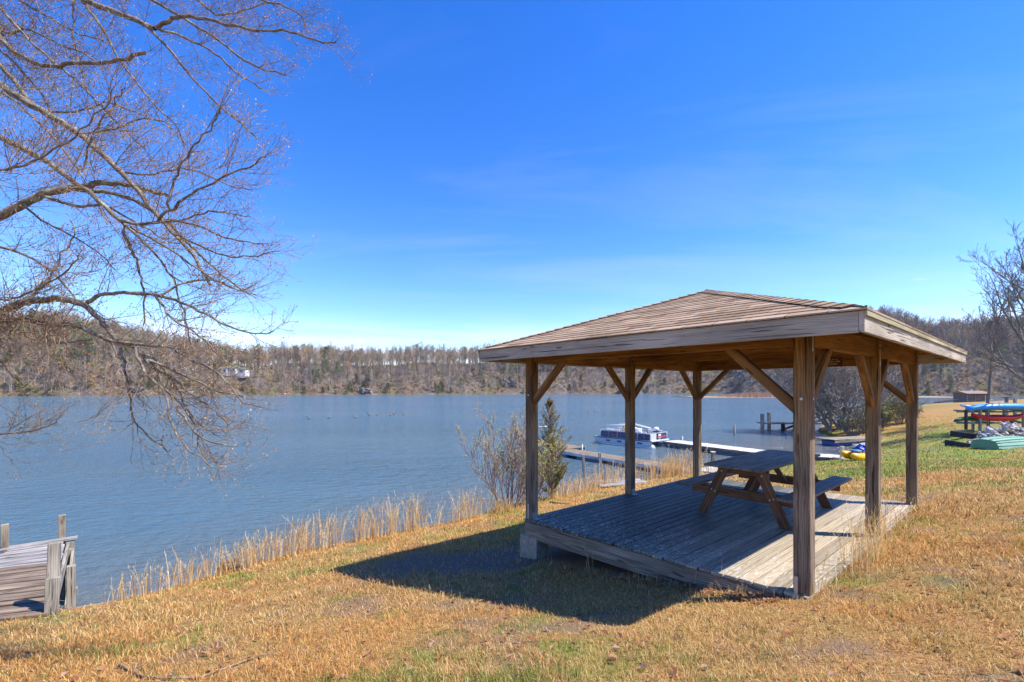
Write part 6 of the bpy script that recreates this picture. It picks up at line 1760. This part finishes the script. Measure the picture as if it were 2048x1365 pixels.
# white house on the far bluff
def houses():
    wh = simple('house_white', (.62, .62, .62), .6, var=.04, scale=.3); rfm = simple('house_roof', (.16, .18, .10), .9, var=.3, scale=.4); dk = simple('house_glass', (.05, .07, .10), .2)
    def house(px0, px1, pyb, pyt, y, label, nwin, dep=8, rise=.35, name='house'):
        x0, x1 = (px0-1024)*y/F, (px1-1024)*y/F; zb = (HOR-pyb)*y/F-3; zt = (HOR-pyt)*y/F
        t = thing(name, label, 'house', (x0, y, zb))
        mb = MB(950); mb.box(((x0+x1)/2, y+dep/2, (zb+zt)/2), (x1-x0, dep, zt-zb)); mb.build('wall', wh, t)
        zr = zt+dep*rise/2; e = .5; mb = MB(951)
        mb.add([Vector(p) for p in ((x0-e, y-e, zt-.05), (x1+e, y-e, zt-.05), (x1+e, y+dep+e, zt-.05), (x0-e, y+dep+e, zt-.05), (x0-e, y+dep/2, zr), (x1+e, y+dep/2, zr))], [(0, 1, 5, 4), (2, 3, 4, 5), (0, 4, 3), (1, 2, 5), (3, 2, 1, 0)]); mb.build('roof', rfm, t)
        for i in range(nwin):
            x = x0+(x1-x0)*(i+.5)/nwin; mb = MB(952); mb.box((x, y-.06, zt-1.6), ((x1-x0)/nwin*.45, .1, 1.7)); w_ = mb.build('window', dk, t)
    Yh = 347
    house(437, 453, 743, 737, Yh, 'white part of the bungalow on the far bluff, left wing with wide windows', 2, 7)
    house(453, 470.5, 744, 736.5, Yh+1.5, 'white green roofed middle part of the bungalow on the far bluff', 3, 7, .6)
    house(475, 490, 745, 738, Yh-2, 'small white outbuilding with one dark window on the far bluff', 1, 6)
    # landing stage and boat at the far waterline
    a = Vector(((542-1024)*345/F, 345, ZW+.9)); b = Vector(((562-1024)*338/F, 338, ZW+.3)); mb = MB(960); mb.bar(a, b, 1.2, .2); o = mb.build('far_walkway', M['plank_white']); tag(o, 'pale walkway sloping down to the water on the far shore', 'walkway')
    c = Vector(((566-1024)*336/F, 336, ZW+.5)); t = thing('small_boat', 'tiny red and white boat at the far shore walkway', 'boat', c); mb = MB(961); mb.box(c, (3.4, 1.4, .7)); mb.build('hull', simple('tiny_red', (.4, .08, .05), .5), t, bevel=.2); mb = MB(962); mb.box(c+Vector((1.2, 0, .5)), (1.0, 1.0, .5)); mb.build('cabin', M['white'], t, bevel=.1)
houses()
def bluff_rock(px, s, w_, h, label, seed):
    p, r = hp(px, s); mb = MB(seed); rg = random.Random(seed)
    for i in range(9): mb.blob(p+Vector((rg.gauss(0, w_*.35), rg.gauss(0, 1), rg.uniform(0, h*.7))), (w_*rg.uniform(.1, .26), 1.5, h*rg.uniform(.2, .4)), seed+i, 7, 6, .9, 2.5)
    o = mb.build('rock_outcrop', simple('outcrop_%d' % seed, (.20, .175, .15), .95, var=.7, scale=.5)); tag(o, label, 'rock outcrop')
bluff_rock(722, .04, 8, 4, 'pale rocky cliff at the far waterline beneath the dark cedars', 970)
bluff_rock(1018, .1, 8, 7, 'grey rock face on the far bank just left of the gazebo roof corner', 971)
bluff_rock(1484, .22, 12, 9, 'grey rock face on the far slope seen through the gazebo', 972)
bluff_rock(1235, .03, 6, 3, 'dark rock at the far waterline between the gazebo posts', 973)
bluff_rock(270, .03, 7, 3, 'pale rock at the far waterline below the drooping branches', 974)
print('forest', round(time.time()-T0, 1))
# ------------------------------------------------------------------ air over the lake
def haze():
    mb = MB(1); z0, z1 = ZW-9, 90.0
    mb.box((0, 330, (z0+z1)/2), (2400, 900, z1-z0))
    o = mb.build('haze', [])
    m = bpy.data.materials.new('air'); m.use_nodes = True; n = m.node_tree; n.nodes.remove(n.nodes['Principled BSDF'])
    v = n.nodes.new('ShaderNodeVolumePrincipled'); v.inputs['Color'].default_value = (.62, .72, 1.0, 1); v.inputs['Density'].default_value = .00013; v.inputs['Anisotropy'].default_value = .2
    n.links.new(v.outputs[0], n.nodes['Material Output'].inputs['Volume'])
    o.data.materials.clear(); o.data.materials.append(m); o['kind'] = 'stuff'; o['label'] = 'thin bluish air over the lake'; o['category'] = 'haze'
haze()
# ------------------------------------------------------------------ camera, sun, sky
cam = bpy.data.cameras.new('camera'); co = bpy.data.objects.new('camera', cam); COL.objects.link(co)
cam.sensor_width = 36; cam.lens = 36*F/2048; cam.shift_y = 96.5/2048
cam.clip_start = .05; cam.clip_end = 6000
co.location = (0, 0, 0); co.rotation_euler = (R(90), 0, 0)
scene.camera = co
AZ, EL = R(12), R(54.3)
sv = Vector((math.cos(AZ)*math.cos(EL), -math.sin(AZ)*math.cos(EL), math.sin(EL)))
sun = bpy.data.lights.new('sun', 'SUN'); so = bpy.data.objects.new('sun', sun); COL.objects.link(so)
sun.energy = 4.4; sun.angle = R(.53); sun.color = (1, .93, .82)
so.rotation_euler = sv.to_track_quat('Z', 'Y').to_euler(); so.location = sv*50
w = bpy.data.worlds.new('World'); scene.world = w; w.use_nodes = True
t = w.node_tree; bg = t.nodes['Background']
sky = t.nodes.new('ShaderNodeTexSky'); sky.sky_type = 'NISHITA'; sky.sun_disc = False
sky.sun_elevation = EL; sky.sun_rotation = math.atan2(sv.x, sv.y); sky.altitude = 300; sky.air_density = 1.0; sky.dust_density = .08; sky.ozone_density = 3.0
def wn(typ, **kw):
    x = t.nodes.new(typ)
    for k, v in kw.items(): setattr(x, k, v)
    return x
hs = wn('ShaderNodeHueSaturation'); hs.inputs['Saturation'].default_value = 1.37; hs.inputs['Hue'].default_value = .517; hs.inputs['Value'].default_value = 1.0
t.links.new(sky.outputs[0], hs.inputs['Color'])
tc = wn('ShaderNodeTexCoord'); sp = wn('ShaderNodeSeparateXYZ'); t.links.new(tc.outputs['Generated'], sp.inputs[0])
def mth(op, a, b=0, cl=False):
    x = wn('ShaderNodeMath', operation=op); x.use_clamp = cl
    for i, q_ in ((0, a), (1, b)):
        if hasattr(q_, 'node'): t.links.new(q_, x.inputs[i])
        else: x.inputs[i].default_value = q_
    return x.outputs[0]
def nz(vec, sc, loc, s, det=5, r=.6, dist=0.):
    mp = wn('ShaderNodeMapping'); mp.inputs['Scale'].default_value = sc; mp.inputs['Location'].default_value = loc
    t.links.new(vec, mp.inputs[0]); x = wn('ShaderNodeTexNoise'); x.inputs['Scale'].default_value = s
    x.inputs['Detail'].default_value = det; x.inputs['Roughness'].default_value = r; x.inputs['Distortion'].default_value = dist
    t.links.new(mp.outputs[0], x.inputs[0]); return x.outputs[0]
def rmp(f, st):
    x = wn('ShaderNodeValToRGB'); cr = x.color_ramp
    while len(cr.elements) > 1: cr.elements.remove(cr.elements[-1])
    for i, (p, c) in enumerate(st):
        e = cr.elements[0] if i == 0 else cr.elements.new(p); e.position = p; e.color = (c, c, c, 1)
    t.links.new(f, x.inputs[0]); return x.outputs[0]
el = mth('MAXIMUM', sp.outputs[2], 0)
low = nz(tc.outputs['Generated'], (1.6, 1.6, 17), (.3, .1, 0), 2.2, 5, .58)
lowm = mth('MULTIPLY', rmp(low, [(.36, 0), (.60, 1)]), rmp(el, [(.0, 1), (.10, .9), (.145, .0)]))
z1 = mth('ADD', el, .12)
cx = wn('ShaderNodeCombineXYZ'); t.links.new(mth('DIVIDE', sp.outputs[0], z1), cx.inputs[0]); t.links.new(mth('DIVIDE', sp.outputs[1], z1), cx.inputs[1])
wis = nz(cx.outputs[0], (.5, 1.5, 1), (1.2, 0, 0), .8, 6, .62, 1.0)
wism = mth('MULTIPLY', rmp(wis, [(.46, 0), (.85, .28)]), rmp(el, [(.05, 1), (.5, .9), (.75, .2)]))
puf = nz(tc.outputs['Generated'], (5, 5, 26), (2.55, .4, 0), 2.0, 4, .5)
pufm = mth('MULTIPLY', rmp(puf, [(.64, 0), (.70, .9)]), rmp(el, [(.06, 0), (.09, 1), (.15, 1), (.19, 0)]))
pufm = mth('MULTIPLY', pufm, rmp(mth('ADD', mth('MULTIPLY', sp.outputs[0], .5), .5), [(.80, 0), (.82, 1)]))
cm = mth('MAXIMUM', mth('MAXIMUM', lowm, wism), pufm)
mx = wn('ShaderNodeMix', data_type='RGBA'); t.links.new(mth('MULTIPLY', cm, .55), mx.inputs[0]); t.links.new(hs.outputs[0], mx.inputs[6]); mx.inputs[7].default_value = (4.6, 4.1, 5.2, 1)
t.links.new(mx.outputs[2], bg.inputs[0]); bg.inputs[1].default_value = .15
scene.view_settings.view_transform = 'Standard'; scene.view_settings.look = 'None'; scene.view_settings.exposure = 1.0; scene.view_settings.gamma = 1
scene.cycles.use_denoising = True
try: scene.cycles.denoiser = 'OPENIMAGEDENOISE'; scene.cycles.denoising_input_passes = 'RGB_ALBEDO_NORMAL'
except Exception: pass
scene.cycles.max_bounces = 6; scene.cycles.transparent_max_bounces = 8; scene.cycles.diffuse_bounces = 3; scene.cycles.glossy_bounces = 3
scene.cycles.use_adaptive_sampling = True; scene.cycles.adaptive_threshold = .02
scene.render.use_persistent_data = False
print('total', round(time.time()-T0, 1))
